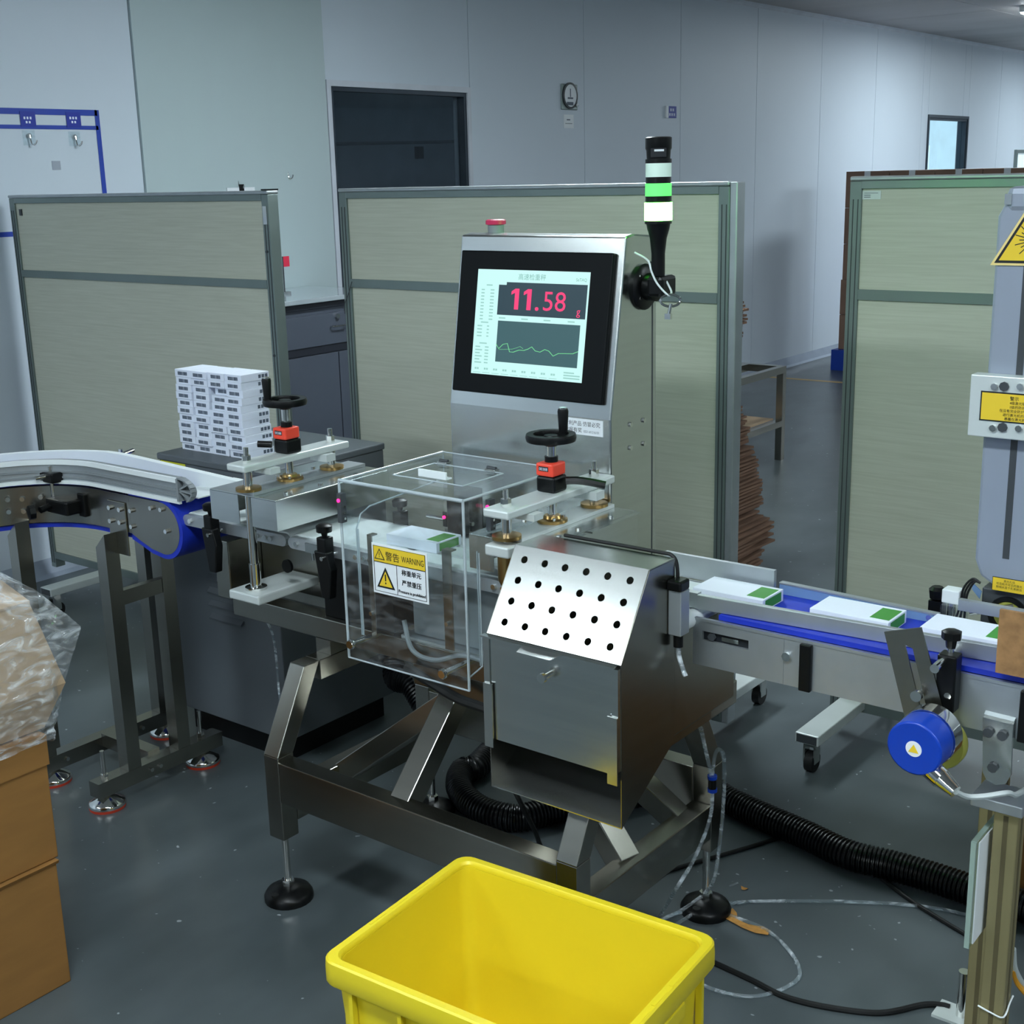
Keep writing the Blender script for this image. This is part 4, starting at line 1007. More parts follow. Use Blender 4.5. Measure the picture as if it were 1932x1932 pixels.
box('handle', (q0.x, q1.x), (q0.y-.002, q0.y+.003), (VZ1, VZ1+.017), 'white_plastic', cov, .001); box('handle_foot', (q0.x, q1.x), (q0.y+.0035, q0.y+.018), (VZ1, VZ1+.003), 'white_plastic', cov)
# catch pins at the lower edge
for px, py in ((672, 1212), (845, 1267)):
    p = ay(px, py, VY0); cyl('catch_pin', (p.x, VY0-.012, p.z), (p.x, 2.0, p.z), .0065, 'polished', cov); lathe('catch_knob', (p.x, VY0-.022, p.z), [(.009, 0), (.011, .003), (.011, .009), (.008, .0098)], 'polished', cov, 16, (0, 1, 0))
# warning sticker on the cover
k0, k1 = ay(705, 1117, VY0-.001), ay(807, 1046, VY0-.001)
SX0, SX1 = ay(704, 1070, VY0).x, ay(808, 1090, VY0).x; SZ1, SZ0 = ay(704, 1023, VY0).z, ay(706, 1116, VY0).z
swd, sht = SX1-SX0, SZ1-SZ0
stk = box('warning_sticker', (SX0, SX1), (VY0-.0014, VY0-.0002), (SZ0, SZ1), 'paper', cov) if False else box('warning_sticker', (SX0, SX1), (VY0-.0014, VY0-.0002), (SZ0, SZ1), 'paper', cw_)
lab(stk, 'yellow and white warning sticker')
Yk = VY0-.0016
def sq(name, u0, v0, u1, v1, m, lift=0): return box(name, (SX0+u0*swd, SX0+u1*swd), (Yk-.0003-lift, Yk-lift), (SZ0+v0*sht, SZ0+v1*sht), m, stk)
sq('header', .03, .64, .97, .955, 'label_yellow')
def frame_sq(u0, v0, u1, v1, t, lift):
    boxes('border', [((SX0+a*swd, SX0+c*swd), (Yk-.0004-lift, Yk-lift), (SZ0+b*sht, SZ0+d*sht)) for a, b, c, d in ((u0, v0, u1, v0+t), (u0, v1-t, u1, v1), (u0, v0+t, u0+t, v1-t), (u1-t, v0+t, u1, v1-t))], 'ink', stk)
frame_sq(.03, .045, .97, .955, .008, .0003); sq('rule', .03, .63, .97, .645, 'ink', .0003); sq('rule', .445, .045, .452, .63, 'ink', .0003)
def tri_s(uc, v0, wv, hv, lift, m, name='warning_triangle'):
    prism(name, [(SX0+(uc-wv/2)*swd, Yk-lift, SZ0+v0*sht), (SX0+(uc+wv/2)*swd, Yk-lift, SZ0+v0*sht), (SX0+uc*swd, Yk-lift, SZ0+(v0+hv)*sht)], (0, -.0003, 0), m, stk)
tri_s(.145, .69, .19, .22, .0005, 'ink'); tri_s(.145, .709, .145, .165, .0009, 'label_yellow'); sq('exclamation', .14, .77, .15, .835, 'ink', .0012); sq('exclamation', .14, .735, .15, .755, 'ink', .0012)
tri_s(.24, .13, .33, .42, .0005, 'ink'); tri_s(.24, .165, .24, .305, .0009, 'label_yellow'); sq('exclamation', .23, .275, .25, .41, 'ink', .0012); sq('exclamation', .23, .215, .25, .25, 'ink', .0012)
text('lettering', '警告', (SX0+.25*swd, Yk-.0006, SZ0+.715*sht), XV, ZV, .15*sht*1.25, 'ink', stk, fat=.02); text('lettering', 'WARNING', (SX0+.545*swd, Yk-.0006, SZ0+.725*sht), XV, ZV, .15*sht*1.15, 'ink', stk, fat=.02, fit=.40*swd)
text('lettering', '称重单元', (SX0+.71*swd, Yk-.0006, SZ0+.475*sht), XV, ZV, .125*sht, 'ink', stk, 'CENTER', .022); text('lettering', '严禁重压', (SX0+.71*swd, Yk-.0006, SZ0+.27*sht), XV, ZV, .125*sht, 'ink', stk, 'CENTER', .022)
text('lettering', 'Pressure is prohibited', (SX0+.71*swd, Yk-.0006, SZ0+.11*sht), XV, ZV, .085*sht, 'ink', stk, 'CENTER', .012, fit=.48*swd)
# ---- inside the cover: brackets, sensors, weigh cell
for px0, px1, py0, py1 in ((693, 712, 1008, 1205), (834, 858, 1036, 1228)):
    a, b = ay(px0, py0, 1.968), ay(px1, py1, 1.968); o = box('strip_bracket', (a.x, b.x), (1.966, 1.969), (b.z, a.z), 'steel', cw_); box('bracket_lip', (a.x, b.x), (1.9692, 1.985), (a.z-.003, a.z), 'steel', o)
    cyl('bracket_bolt', ((a.x+b.x)/2, 1.966, b.z+.06), ((a.x+b.x)/2, 1.957, b.z+.06), .005, 'polished', o, seg=8)
box('weigh_cell_housing', (-1.88, -1.53), (2.03, 2.17), (.66, .815), 'grey_plastic', cw_, .004)
box('weigh_cell_base', (-1.90, -1.50), (2.01, 2.19), (.64, .6595), 'aluminium', cw_)
sp_ = ay(862, 980, 2.2); o = box('sensor_block', (sp_.x-.022, sp_.x+.022), (2.19, 2.22), (.85, .93), 'black_plastic', cw_, .003); box('sensor_window', (sp_.x-.036, sp_.x-.024), (2.192, 2.198), (.865, .90), 'black_plastic', o); cyl('sensor_led', (sp_.x-.03, 2.188, .888), (sp_.x-.03, 2.1915, .888), .004, 'sensor_red', o, seg=10)
box('sensor_bracket', (sp_.x-.06, sp_.x+.055), (2.225, 2.228), (.83, .96), 'steel', cw_)
for px, py, X in ((644, 943, VX0+T+.004), (925, 955, VX1+.008)):
    p = ax(px, py, X); o = box('photo_sensor', (X-.006, X+.006), (p.y-.008, p.y+.008), (p.z-.05, p.z+.015), 'dark_grey', cw_); cyl('sensor_led', (X, p.y-.0082, p.z), (X, p.y-.0105, p.z), .0042, 'sensor_red', o, seg=10)
    for k in range(3): cyl('sensor_screw', (X+.006, p.y, p.z-.015-.013*k), (X+.009, p.y, p.z-.015-.013*k), .003, 'polished', o, seg=8)
tube('cell_cable', [(-1.88, 2.0, .70), (-1.85, 1.99, .64), (-1.78, 1.985, .632), (-1.70, 1.985, .66), (-1.62, 1.99, .655)], .0055, 'grey_plastic', cw_, 6)
tube('cable_bundle', [(-1.86, 1.98, .60), (-1.78, 1.97, .585), (-1.70, 1.97, .565), (-1.62, 1.99, .55)], .011, 'black_rubber', cw_, 6)
# ---- display tower
TX0, TX1, TYF, TYB, TZF, TZT, TYT = -1.99, -1.536, 2.31, 2.497, 1.131, 1.516, 2.374
tw = prism('display_tower', [(TX0, TYF, .45), (TX0, TYF, TZF), (TX0, TYT, TZT), (TX0, TYT+.03, TZT+.004), (TX0, TYB, TZT-.004), (TX0, TYB, .45)], (TX1-TX0, 0, 0), 'steel_bright', cw_, .004)
lab(tw, 'stainless display tower')
box('rear_seam', (TX1-.0005, TX1+.001), (2.478, 2.481), (.47, TZT-.03), 'dark_grey', tw)
bolts(tw, [ax(x, y, TX1) for x, y in ((1189, 801), (1214, 793), (1189, 845), (1214, 837))], (1, 0, 0), .0055, .004)
fn = Vector((0, -(TZT-TZF), TYT-TYF)).normalized(); fo = Vector((TX0, TYF, TZF)); vd = Vector((0, TYT-TYF, TZT-TZF)).normalized()
def uv(px, py):
    p = apl(px, py, fo, fn)-fo; return p.x, p.dot(vd)
def face(u, v, lift=0): return fo+XV*u+vd*v+fn*lift
c4 = [uv(*p) for p in ((877, 474), (1160, 477), (1143, 762), (859, 739))]
u0_, u1_ = (c4[0][0]+c4[3][0])/2, (c4[1][0]+c4[2][0])/2; v1_, v0_ = (c4[0][1]+c4[1][1])/2, (c4[2][1]+c4[3][1])/2
bz = quad('display_bezel', face(u0_, v0_), XV, vd, u1_-u0_, v1_-v0_, 'bezel_black', tw, .012)
bvm = bz.modifiers.new('bevel', 'BEVEL'); bvm.width = .003; bvm.segments = 2
s4 = [uv(*p) for p in ((909, 509), (1121, 514), (1103, 723), (895, 704))]
a0, a1 = (s4[0][0]+s4[3][0])/2, (s4[1][0]+s4[2][0])/2; b1_, b0_ = (s4[0][1]+s4[1][1])/2, (s4[2][1]+s4[3][1])/2
sw_, sh_ = a1-a0, b1_-b0_
def sc(name, x0, y0, x1, y1, m, l): return quad(name, face(a0+x0*sw_, b0_+y0*sh_, l), XV, vd, (x1-x0)*sw_, (y1-y0)*sh_, m, bz, .0002)
scr = sc('screen', 0, 0, 1, 1, 'screen_white', .0122); lab(scr, 'lit touch screen')
sc('value_field', .205, .575, .985, .885, 'screen_dark', .0125); sc('graph_field', .22, .13, .95, .52, 'screen_dark2', .0125)
sc('value_tag', .205, .858, .275, .885, 'screen_white', .0128)
def st_(s, x, y, size, m, al='LEFT', fat=0, sx=1, fit=None): text('lettering', s, face(a0+x*sw_, b0_+y*sh_, .0128), XV, vd, size*sh_, m, bz, al, fat, .0002, sx, fit)

for x0 in (.325, .437):
    prism('digit', [face(a0+(x0+u*.07)*sw_, b0_+(.632+v*.195)*sh_, .0128) for u, v in ((0, .70), (0, .86), (.5, 1), (1, 1), (1, 0), (.46, 0), (.46, .80))], fn*.0002, 'screen_pink', bz)
st_('.', .562, .632, .3, 'screen_pink', 'CENTER', .02, 1, .045*sw_); st_('58', .712, .636, .255, 'screen_pink', 'CENTER', .085, 1, .23*sw_); st_('g', .925, .61, .10, 'screen_pink', 'CENTER', .05)
st_('高速检重秤', .50, .915, .062, 'screen_title', 'CENTER', 0, 1.05); st_('SeTAQ', .93, .915, .04, 'screen_title', 'CENTER')
rs = random.Random(2)
gp = [(.0, .42), (.035, .32), (.085, .43), (.14, .46), (.175, .26), (.22, .26), (.29, .32), (.35, .32), (.40, .36), (.445, .42), (.49, .33), (.55, .31), (.605, .38), (.655, .35), (.71, .24), (.77, .31), (.85, .32), (.94, .33), (1.0, .39)]
tube('graph_line', [face(a0+(.22+.73*x)*sw_, b0_+(.13+.39*y)*sh_, .0131) for x, y in gp], .0008, 'screen_green', bz, seg=6, straight=True)
tube('graph_line', [face(a0+(.22+.73*x)*sw_, b0_+(.13+.39*y)*sh_, .0131) for x, y in ((.035, .30), (.10, .31), (.2, .33), (.26, .37), (.30, .41), (.34, .36))], .0004, 'screen_green', bz, seg=6, straight=True)
bl_ = []
def row(y, xs): 
    for x0, x1 in xs: bl_.append((x0, y, x1, y+.012))
for i in range(10): row(.80-.031*i, ((.045, .075), (.13, .165)))
row(.845, ((.09, .145),)); row(.49, ((.06, .13),)); row(.29, ((.06, .13),))
for i in range(4): row(.455-.032*i, ((.03, .075), (.12, .14)))
for i in range(7): row(.255-.03*i, ((.025, .07+.02*(i % 2)), (.115, .15)))
for x in (.225, .43, .63, .84): row(.54, ((x, x+.06),))
for i in range(3): row(.075-.025*i, ((.84, .98-.05*(i == 0)),))
bm = bmesh.new()
for x0, y0, x1, y1 in bl_:
    o = [face(a0+x*sw_, b0_+y*sh_, .0126) for x, y in ((x0, y0), (x1, y0), (x1, y1), (x0, y1))]
    bm.faces.new([bm.verts.new(v) for v in o])
mk('small_print', bm, 'screen_ink', bz)['kind'] = 'stuff'
for i in range(9):
    x = .02+i*.087; sc('soft_key', x, .018, x+.066, .09, 'screen_white', .0126); sc('key_shade', x, .013, x+.068, .018, 'screen_ink', .0126); sc('key_print', x+.014, .044, x+.03, .062, 'screen_ink', .0129); sc('key_print', x+.035, .044, x+.051, .062, 'screen_ink', .0129)
# emergency stop on top
e0 = az(936, 441, TZT+.004); ex, ey = ay(936, 440, TYT+.06).x, TYT+.06
es = cyl('emergency_stop', (ex, ey, TZT), (ex, ey, TZT+.02), .019, 'grey_plastic', cw_); lathe('button', (ex, ey, TZT+.02), [(.018, 0), (.024, .002), (.024, .01), (.02, .013)], 'red_button', es)
# patent sticker
q0, q1 = ay(1063, 788, TYF), ay(1138, 822, TYF)
zz0, zz1 = (ay(1063, 815, TYF).z+ay(1138, 826, TYF).z)/2, (ay(1063, 786, TYF).z+ay(1138, 795, TYF).z)/2
ps = box('notice_sticker', (q0.x, q1.x), (TYF-.0012, TYF-.0002), (zz0, zz1), 'paper', cw_); lab(ps, 'white notice sticker with black characters')
hw2 = zz1-zz0
text('lettering', '专利产品 仿冒必究', (q0.x+.004, TYF-.0014, zz1-hw2*.42), XV, ZV, hw2*.33, 'ink', ps, fat=.012, sx=.98); text('lettering', '举报有奖', (q0.x+.004, TYF-.0014, zz1-hw2*.84), XV, ZV, hw2*.33, 'ink', ps, fat=.012); text('lettering', '0531-81216101', (q0.x+.055, TYF-.0014, zz1-hw2*.84), XV, ZV, hw2*.22, 'ink_grey', ps, sx=.85)
# ---- signal tower on the side of the display tower
lb_ = ax(1213, 541, TX1); LX = TX1+.055; LY = lb_.y+.0
lg = lathe('signal_tower', (TX1, lb_.y, lb_.z), [(.05, 0), (.05, .006), (.044, .012), (.03, .014), (.03, .036), (.022, .04)], 'black_plastic', cw_, 28, (1, 0, 0)); lab(lg, 'black signal tower lamp with lit green tier')
bolts(lg, [(TX1+.012, lb_.y-.03, lb_.z+.025), (TX1+.012, lb_.y-.03, lb_.z-.022)], (1, 0, 0), .004, .003)
# choose the lamp axis so that it lies on its sight line
LYv = LX/ (ray(1240, 400).x/ray(1240, 400).y)
def lz(py, px=1242): return ax(px, py, LX).z
LY = ax(1242, 420, LX).y
box('knuckle', (TX1+.036, LX+.02), (min(lb_.y, LY)-.018, max(lb_.y, LY)+.018), (lz(560), lz(520)), 'black_plastic', lg, .008)
RL = .0275
zA = lz(520); z_ = [lz(v) for v in (520, 478, 455, 432, 422, 416, 382, 370, 346, 334, 308, 300, 296, 284, 280, 258)]
lathe('stem', (LX, LY, 0), [(.0145, z_[0]), (.0145, z_[1]), (.018, z_[2]+.006), (.0235, z_[3]), (.0255, z_[4])], 'black_plastic', lg)
lathe('tier_ring', (LX, LY, 0), [(.0285, z_[4]), (.0285, z_[5]), ], 'black_plastic', lg)
lab(lathe('lens', (LX, LY, 0), [(RL+.0015, z_[5]+.0003), (RL+.0015, z_[6])], 'lens_lit', lg), 'lit green lens')
lathe('tier_ring', (LX, LY, 0), [(RL, z_[6]+.0003), (RL, z_[7])], 'black_plastic', lg)
lab(lathe('lens', (LX, LY, 0), [(RL, z_[7]+.0003), (RL, z_[8])], 'lens_green', lg), 'pale green lens')
lathe('tier_ring', (LX, LY, 0), [(RL-.001, z_[8]+.0003), (RL-.001, z_[9])], 'black_plastic', lg)
lab(lathe('lens', (LX, LY, 0), [(RL-.0006, z_[9]+.0003), (RL-.0006, z_[10])], 'lens_white', lg), 'white lens')
lathe('buzzer_cap', (LX, LY, 0), [(RL, z_[10]+.0003), (RL, z_[11]), (RL-.003, z_[11]+.0003), (RL-.002, z_[13]), (RL, z_[14]), (RL+.0002, z_[15]-.002), (RL-.003, z_[15])], 'black_plastic', lg)
vdir = Vector((0.55, -.83, 0)); 
def on_cyl(px, py, r, w_, h_, t, m, nm):
    d2 = (CAM-Vector((LX, LY, 0))); d2.z = 0; d2.normalize(); s2 = ZV.cross(d2); q = Vector((LX, LY, lz(py)))+d2*r+s2*((px-1244)*.00122)
    prism(nm, [q-s2*w_/2-ZV*h_/2, q+s2*w_/2-ZV*h_/2, q+s2*w_/2+ZV*h_/2, q-s2*w_/2+ZV*h_/2], d2*t, m, lg)
on_cyl(1244, 288, RL-.003, .032, .018, .003, 'ink', 'buzzer_slot'); on_cyl(1245, 284, RL-.001, .02, .004, .0012, 'paper', 'buzzer_mark')
# hanging key on a cable tie
ky = Vector((LX, LY, 0)); d2 = (CAM-ky); d2.z = 0; d2.normalize(); s2 = ZV.cross(d2)
def kp(px, py, off): 
    base = ky+d2*off; return apl(px, py, base, d2)
kr = root('cabinet_key', 'small steel key hanging from the signal lamp on a white cable tie', 'key', kp(1261, 600, .045))
tube('cable_tie', [kp(1197, 476, .03), kp(1222, 491, .034), kp(1229, 512, .036), kp(1240, 535, .04), kp(1258, 555, .045), kp(1265, 556, .04), kp(1266, 548, .02), kp(1256, 528, .004), kp(1250, 515, -.02), kp(1236, 500, -.026), kp(1224, 493, .0)], .0022, 'white_plastic', kr, 6, 6)
c = kp(1265, 567, .044); bm = bmesh.new()
ringp = [c+s2*(.021*math.cos(t))+ZV*(.0125*math.sin(t)) for t in [2*math.pi*i/20 for i in range(21)]]
atube(bm, ringp, .0026, 8); mk('key_bow', bm, 'polished', kr, True)
cyl('key_shaft', kp(1266, 573, .044), kp(1262, 593, .044), .0038, 'polished', kr); box('key_bit', (-.007, .007), (-.004, .004), (-.006, .006), 'polished', kr, mtx=Matrix.Translation(kp(1261, 597, .044)))

# ---- reject bin
BX0, BX1 = -1.466, -1.166; BYB, BYT, BYF = 1.962, 1.876, 1.783; BZT, BZP, BZF, BZB = .969, .819, .505, .609
t = .002
rb = box('reject_bin', (BX0, BX1), (BYT, BYB), (BZT-t, BZT), 'steel_bright', cw_, .001); lab(rb, 'stainless reject bin with perforated sloping front')
sidep = [(BYT, BZT), (BYB, BZT), (BYB, BZB), (BYF, BZF), (BYF, BZP)]
for x in (BX0, BX1-t): prism('bin_side', [(x, y, z-(.0022 if z == BZT else 0)) for y, z in sidep], (t, 0, 0), 'steel', rb)
box('bin_back', (BX0+t, BX1-t), (BYB-t, BYB), (BZB, BZT-t), 'steel', rb)
prism('bin_floor', [(BX0+t, BYF, BZF), (BX0+t, BYB-t, BZB), (BX0+t, BYB-t, BZB+t), (BX0+t, BYF, BZF+t)], (BX1-BX0-2*t, 0, 0), 'steel_bright', rb)
# perforated plate: grid of cells with round holes
def perforated():
    bm = bmesh.new(); o = Vector((BX0+t, BYF, BZP)); ud = XV; vdir_ = Vector((0, BYT-BYF, BZT-BZP)); Lv = vdir_.length; vdir_.normalize(); W_ = BX1-BX0-2*t
    n_ = Vector((0, -vdir_.z, vdir_.y)); holes = []
    HU = [uvb(px, py) for px, py in ((987, 1055), (1027, 1063), (1065, 1071), (1105, 1079), (1146, 1087), (1188, 1096), (978, 1093), (1015, 1101), (1053, 1110), (1093, 1120), (1133, 1129), (1175, 1139),
                                    (966, 1133), (1004, 1141), (1042, 1151), (1081, 1160), (1121, 1171), (1163, 1180), (954, 1172), (992, 1182), (1030, 1191), (1069, 1202), (1110, 1212), (1152, 1223))]
    # regularise to 6 x 4
    us = [sum(HU[r*6+c][0] for r in range(4))/4 for c in range(6)]; vs = [sum(HU[r*6+c][1] for c in range(6))/6 for r in range(4)]; vs = sorted(vs)
    ub = [0]+[(a+b)/2 for a, b in zip(us, us[1:])]+[W_]; vb = [0]+[(a+b)/2 for a, b in zip(vs, vs[1:])]+[Lv]
    R = .0072; N = 20
    for i, u in enumerate(us):
        for j, v in enumerate(vs):
            x0, x1, y0, y1 = ub[i], ub[i+1], vb[j], vb[j+1]
            inner, outer = [], []
            for k in range(N):
                a = 2*math.pi*k/N; ca, sa = math.cos(a), math.sin(a)
                tt = min([(x1-u)/ca if ca > 1e-6 else 9, (x0-u)/ca if ca < -1e-6 else 9, (y1-v)/sa if sa > 1e-6 else 9, (y0-v)/sa if sa < -1e-6 else 9])
                inner.append(Vector((u+R*ca, v+R*sa))); outer.append((Vector((u+tt*ca, v+tt*sa)), a))
            ring = []
            corners = [Vector((x1, y1)), Vector((x0, y1)), Vector((x0, y0)), Vector((x1, y0))]
            ca_ = [math.atan2(c.y-v, c.x-u) % (2*math.pi) for c in corners]
            mkv = lambda p, d: bm.verts.new(o+ud*p.x+vdir_*p.y+n_*d)
            iv = [mkv(p, 0) for p in inner]; ib = [mkv(p, -t) for p in inner]; ov = [mkv(p, 0) for p, a in outer]
            for k in range(N):
                k2 = (k+1) % N; a0_ = 2*math.pi*k/N; a1_ = a0_+2*math.pi/N
                mid = [mkv(c, 0) for c, ang in zip(corners, ca_) if a0_ < ang < a1_]
                bm.faces.new([iv[k], ov[k]]+mid+[ov[k2], iv[k2]]); bm.faces.new([iv[k], iv[k2], ib[k2], ib[k]])
    me = bpy.data.meshes.new('perforated_front'); bm.to_mesh(me); bm.free(); return me
pbo = Vector((BX0+t, BYF, BZP)); pbv = Vector((0, BYT-BYF, BZT-BZP)).normalized(); pbn = Vector((0, -pbv.z, pbv.y))
def uvb(px, py):
    p = apl(px, py, pbo, pbn)-pbo; return p.x, p.dot(pbv)
mkm('perforated_front', perforated(), 'steel_bright', rb)
# sliding door with guides, lip tab, latch
dz0 = ax(1171.7, 1476, BX1).z
dr_ = box('bin_door', (BX0+.012, BX1-.012), (BYF-.006, BYF-.003), (dz0+.012, BZP-.004), 'steel_bright', rb)
box('door_lip', (BX0-.004, BX1-.006), (BYF-.016, BYF-.0025), (BZP-.0035, BZP-.0005), 'steel_bright', rb)
for x0, x1 in ((BX0-.002, BX0+.0115), (BX1-.0145, BX1-.001)): box('door_guide', (x0, x1), (BYF-.009, BYF-.0005), (BZP-.20, BZP-.006), 'steel_bright', rb)
for x0, x1 in ((BX0-.002, BX0+.018), (BX1-.022, BX1-.001)): box('door_guide_lower', (x0, x1), (BYF-.013, BYF-.0095), (dz0-.004, dz0+.125), 'steel_bright', rb)
tp = [apl(x, y, Vector((0, BYF-.016, 0)), YV) for x, y in ((986, 1213), (1050, 1228))]
prism('pull_tab', [(tp[0].x, BYF-.0165, BZP-.001), (tp[1].x+.012, BYF-.0165, BZP-.001), (tp[1].x+.002, BYF-.04, BZP-.006), (tp[0].x+.004, BYF-.04, BZP-.006)], (0, 0, .0015), 'steel_bright', rb)
q = ay(1035, 1273, BYF-.006); lt = cyl('door_knob', (q.x, BYF-.006, q.z), (q.x, BYF-.022, q.z), .005, 'polished', rb); cyl('knob_head', (q.x, BYF-.022, q.z), (q.x, BYF-.03, q.z), .009, 'polished', lt)
# sensor and seal at the bin's rear right edge
tube('rubber_seal', [(BX0+.05, BYB+.006, BZT+.004), (BX1-.05, BYB+.006, BZT+.004), (BX1-.01, BYB+.006, BZT+.002), (BX1+.002, BYB+.005, BZT-.02), (BX1+.002, BYB+.005, BZT-.07)], .0035, 'black_rubber', rb, 4, 6)
sq_ = box('air_cylinder', (BX1+.001, BX1+.028), (BYB-.025, BYB+.006), (.83, .915), 'aluminium', rb, .002)
box('cylinder_cap', (BX1, BX1+.03), (BYB-.03, BYB+.004), (.9155, .935), 'black_plastic', rb, .004); cyl('fitting', (BX1+.014, BYB-.01, .805), (BX1+.014, BYB-.01, .8295), .009, 'black_plastic', rb)
tube('air_hose', [(BX1+.014, BYB-.01, .805), (BX1+.018, BYB-.012, .785), (BX1+.03, BYB-.018, .765), (BX1+.036, BYB-.02, .755)], .0045, 'tube_clear', rb, 5)
# ---- control box under the outfeed end, pneumatic fittings, cables
prism('valve_box', [(-1.235, 2.0, .80), (-1.205, 2.0, .80), (-1.205, 2.0, .585), (-1.235, 2.0, .57)], (0, .27, 0), 'steel', cw_, .002)
box('beam_mount', (-1.26, -1.225), (2.05, 2.21), (.55, .60), 'steel', cw_)
# rear duct tubes of the machine
lk = az(1355, 1470, .33)

# ================================================================ OUTFEED CONVEYOR
oc = root('outfeed_conveyor', 'aluminium outfeed conveyor with blue belt running under the laser head', 'conveyor', (-.4, 2.15, 0))
OX0, OX1, OYF, OYB = -1.173, .55, 2.042, 2.262
zT, zB = .827, .739
def slotted(x0, x1, y, name):
    a, b = ay(1325, 1196, y), ay(1412, 1220, y); sz = (a.z+b.z)/2; h_ = .009
    s0, s1 = a.x, b.x
    bm = bmesh.new()
    for q in (((x0, s0), (zB, zT)), ((s1, x1), (zB, zT)), ((s0, s1), (zB, sz-h_)), ((s0, s1), (sz+h_, zT))): abox(bm, q[0], (y, y+.006), q[1])
    o = mk(name, bm, 'aluminium', oc); return s0, s1, sz, o
s0, s1, sz, spt = slotted(OX0, -.985, OYF, 'side_plate')
cyl('slot_bolt', (s0+.02, OYF+.004, sz), (s0+.02, OYF-.002, sz), .008, 'dark_grey', spt, seg=6); box('slot_slider', (s0+.04, s0+.075), (OYF+.002, OYF+.005), (sz-.004, sz+.004), 'polished', spt); box('slot_back', (s0-.01, s1+.01), (OYF+.0062, OYF+.009), (sz-.014, sz+.014), 'ink', spt)
xs = [ay(px, 1260, OYF).x for px in (1511, 1533, 1912, 1930)]
sp2 = box('side_plate', (-.9845, OX1), (OYF, OYF+.006), (zB, zT), 'aluminium', oc); box('side_plate', (OX0, OX1), (OYB-.006, OYB), (zB, zT), 'aluminium', oc)
box('plate_rim', (OX0, OX1), (OYF-.0015, OYF+.006), (zT+.0003, zT+.006), 'aluminium', oc)
for x0, x1 in ((xs[0], xs[1]), (-.566, -.545)): box('end_cap', (x0, x1), (OYF-.010, OYF-.0003), (zB-.001, zT), 'black_plastic', oc, .002)
bolts(oc, [ay(1485, 1238, OYF)], (0, -1, 0), .0085, .006)
box('belt', (OX0+.05, OX1), (OYF+.008, OYB-.008), (zT+.0065, zT+.016), 'blue_belt', oc); box('belt_return', (OX0+.05, OX1), (OYF+.008, OYB-.008), (zB+.008, zB+.016), 'blue_belt', oc)
cyl('end_roller', (OX0+.06, OYF+.007, (zT+zB)/2+.008), (OX0+.06, OYB-.007, (zT+zB)/2+.008), .034, 'blue_belt', oc, seg=24)
bt = zT+.016
# guides on the belt: angled front guide, film covered rear guide
gf0, gf1 = Vector((OX0+.0, 2.055, 0)), Vector((OX1, 2.16, 0))
prism('front_guide', [(gf0.x, gf0.y, bt+.001), (gf1.x, gf1.y, bt+.001), (gf1.x, gf1.y, bt+.029), (gf0.x, gf0.y, bt+.029)], (0, .012, 0), 'aluminium', oc, .001)
box('guide_inlet', (OX0-.055, OX0-.002), (2.06, 2.075), (bt, bt+.03), 'aluminium', oc)
ra, rb2 = ay(1475, 1103, 2.235), ay(1790, 1190, 2.235)
prism('rear_guide', [(ra.x, 2.225, bt+.0005), (rb2.x, 2.225, bt+.0005), (rb2.x-.018, 2.225, ay(1772, 1163, 2.225).z), (ra.x, 2.225, ay(1475, 1102, 2.225).z)], (0, .012, 0), 'blue_film', oc)
zr0 = ay(1475, 1102, 2.225).z
prism('rear_guide_rim', [(ra.x, 2.224, zr0), (rb2.x-.018, 2.224, ay(1772, 1163, 2.224).z), (rb2.x-.018, 2.224, ay(1772, 1163, 2.224).z+.003), (ra.x, 2.224, zr0+.003)], (0, .014, 0), 'aluminium', oc)
bolts(oc, [ay(1753, 1165, 2.225)], (0, -1, 0), .0055, .003)
box('rear_guide', (-1.335, ra.x-.002), (2.205, 2.215), (bt+.005, bt+.052), 'aluminium', oc)
box('rear_rail', (rb2.x+.005, OX1), (2.262, 2.275), (bt+.02, bt+.04), 'aluminium', oc)
cyl('transfer_roller', (-1.183, 1.998, .825), (-1.183, 2.2, .825), .016, 'white_plastic', cw_); cyl('roller_bearing', (-1.183, 1.985, .825), (-1.183, 1.9975, .825), .0135, 'polished', cw_)
# legs of slotted profile, foot, joint plate
def profile(x0, y0, z1, name, w_=.04):
    o = box(name, (x0, x0+w_), (y0, y0+w_), (.02, z1), 'anodised_gold', oc, .002)
    boxes('slot', [((x0+w_*.4, x0+w_*.6), (y0-.0006, y0+.001), (.03, z1-.01)), ((x0+w_-.001, x0+w_+.0006), (y0+w_*.4, y0+w_*.6), (.03, z1-.01))], 'slot_shade', o)  # surface strips coloured dark for the shade inside the grooves
    return o
p0 = ay(1878, 1500, 2.035)
lf = profile(p0.x, 2.035, .612, 'leg'); lr = profile(ay(1849, 1500, 2.215).x, 2.215, .66, 'leg')
box('leg_cap', (p0.x-.035, p0.x+.05), (2.018, 2.09), (.6125, .632), 'aluminium', oc, .002)
jp = [ay(x, y, 2.03) for x, y in ((1855, 1352), (1912, 1366), (1908, 1462), (1898, 1478), (1880, 1480), (1862, 1470), (1855, 1455))]
prism('joint_plate', [(q.x, 2.027, q.z) for q in jp], (0, .006, 0), 'steel_bright', oc)
prism('joint_lip', [(jp[0].x, 2.0335, jp[0].z), (jp[1].x, 2.0335, jp[1].z), (jp[1].x, 2.042, jp[1].z+.004), (jp[0].x, 2.042, jp[0].z+.004)], (0, 0, .003), 'steel_bright', oc)
bolts(oc, [ay(x, y, 2.027) for x, y in ((1866, 1381), (1892, 1387), (1874, 1447))], (0, -1, 0), .0085, .006, 'dark_grey')
box('leg_base', (p0.x-.09, p0.x+.10), (1.99, 2.27), (0, .0195), 'black_plastic', oc)
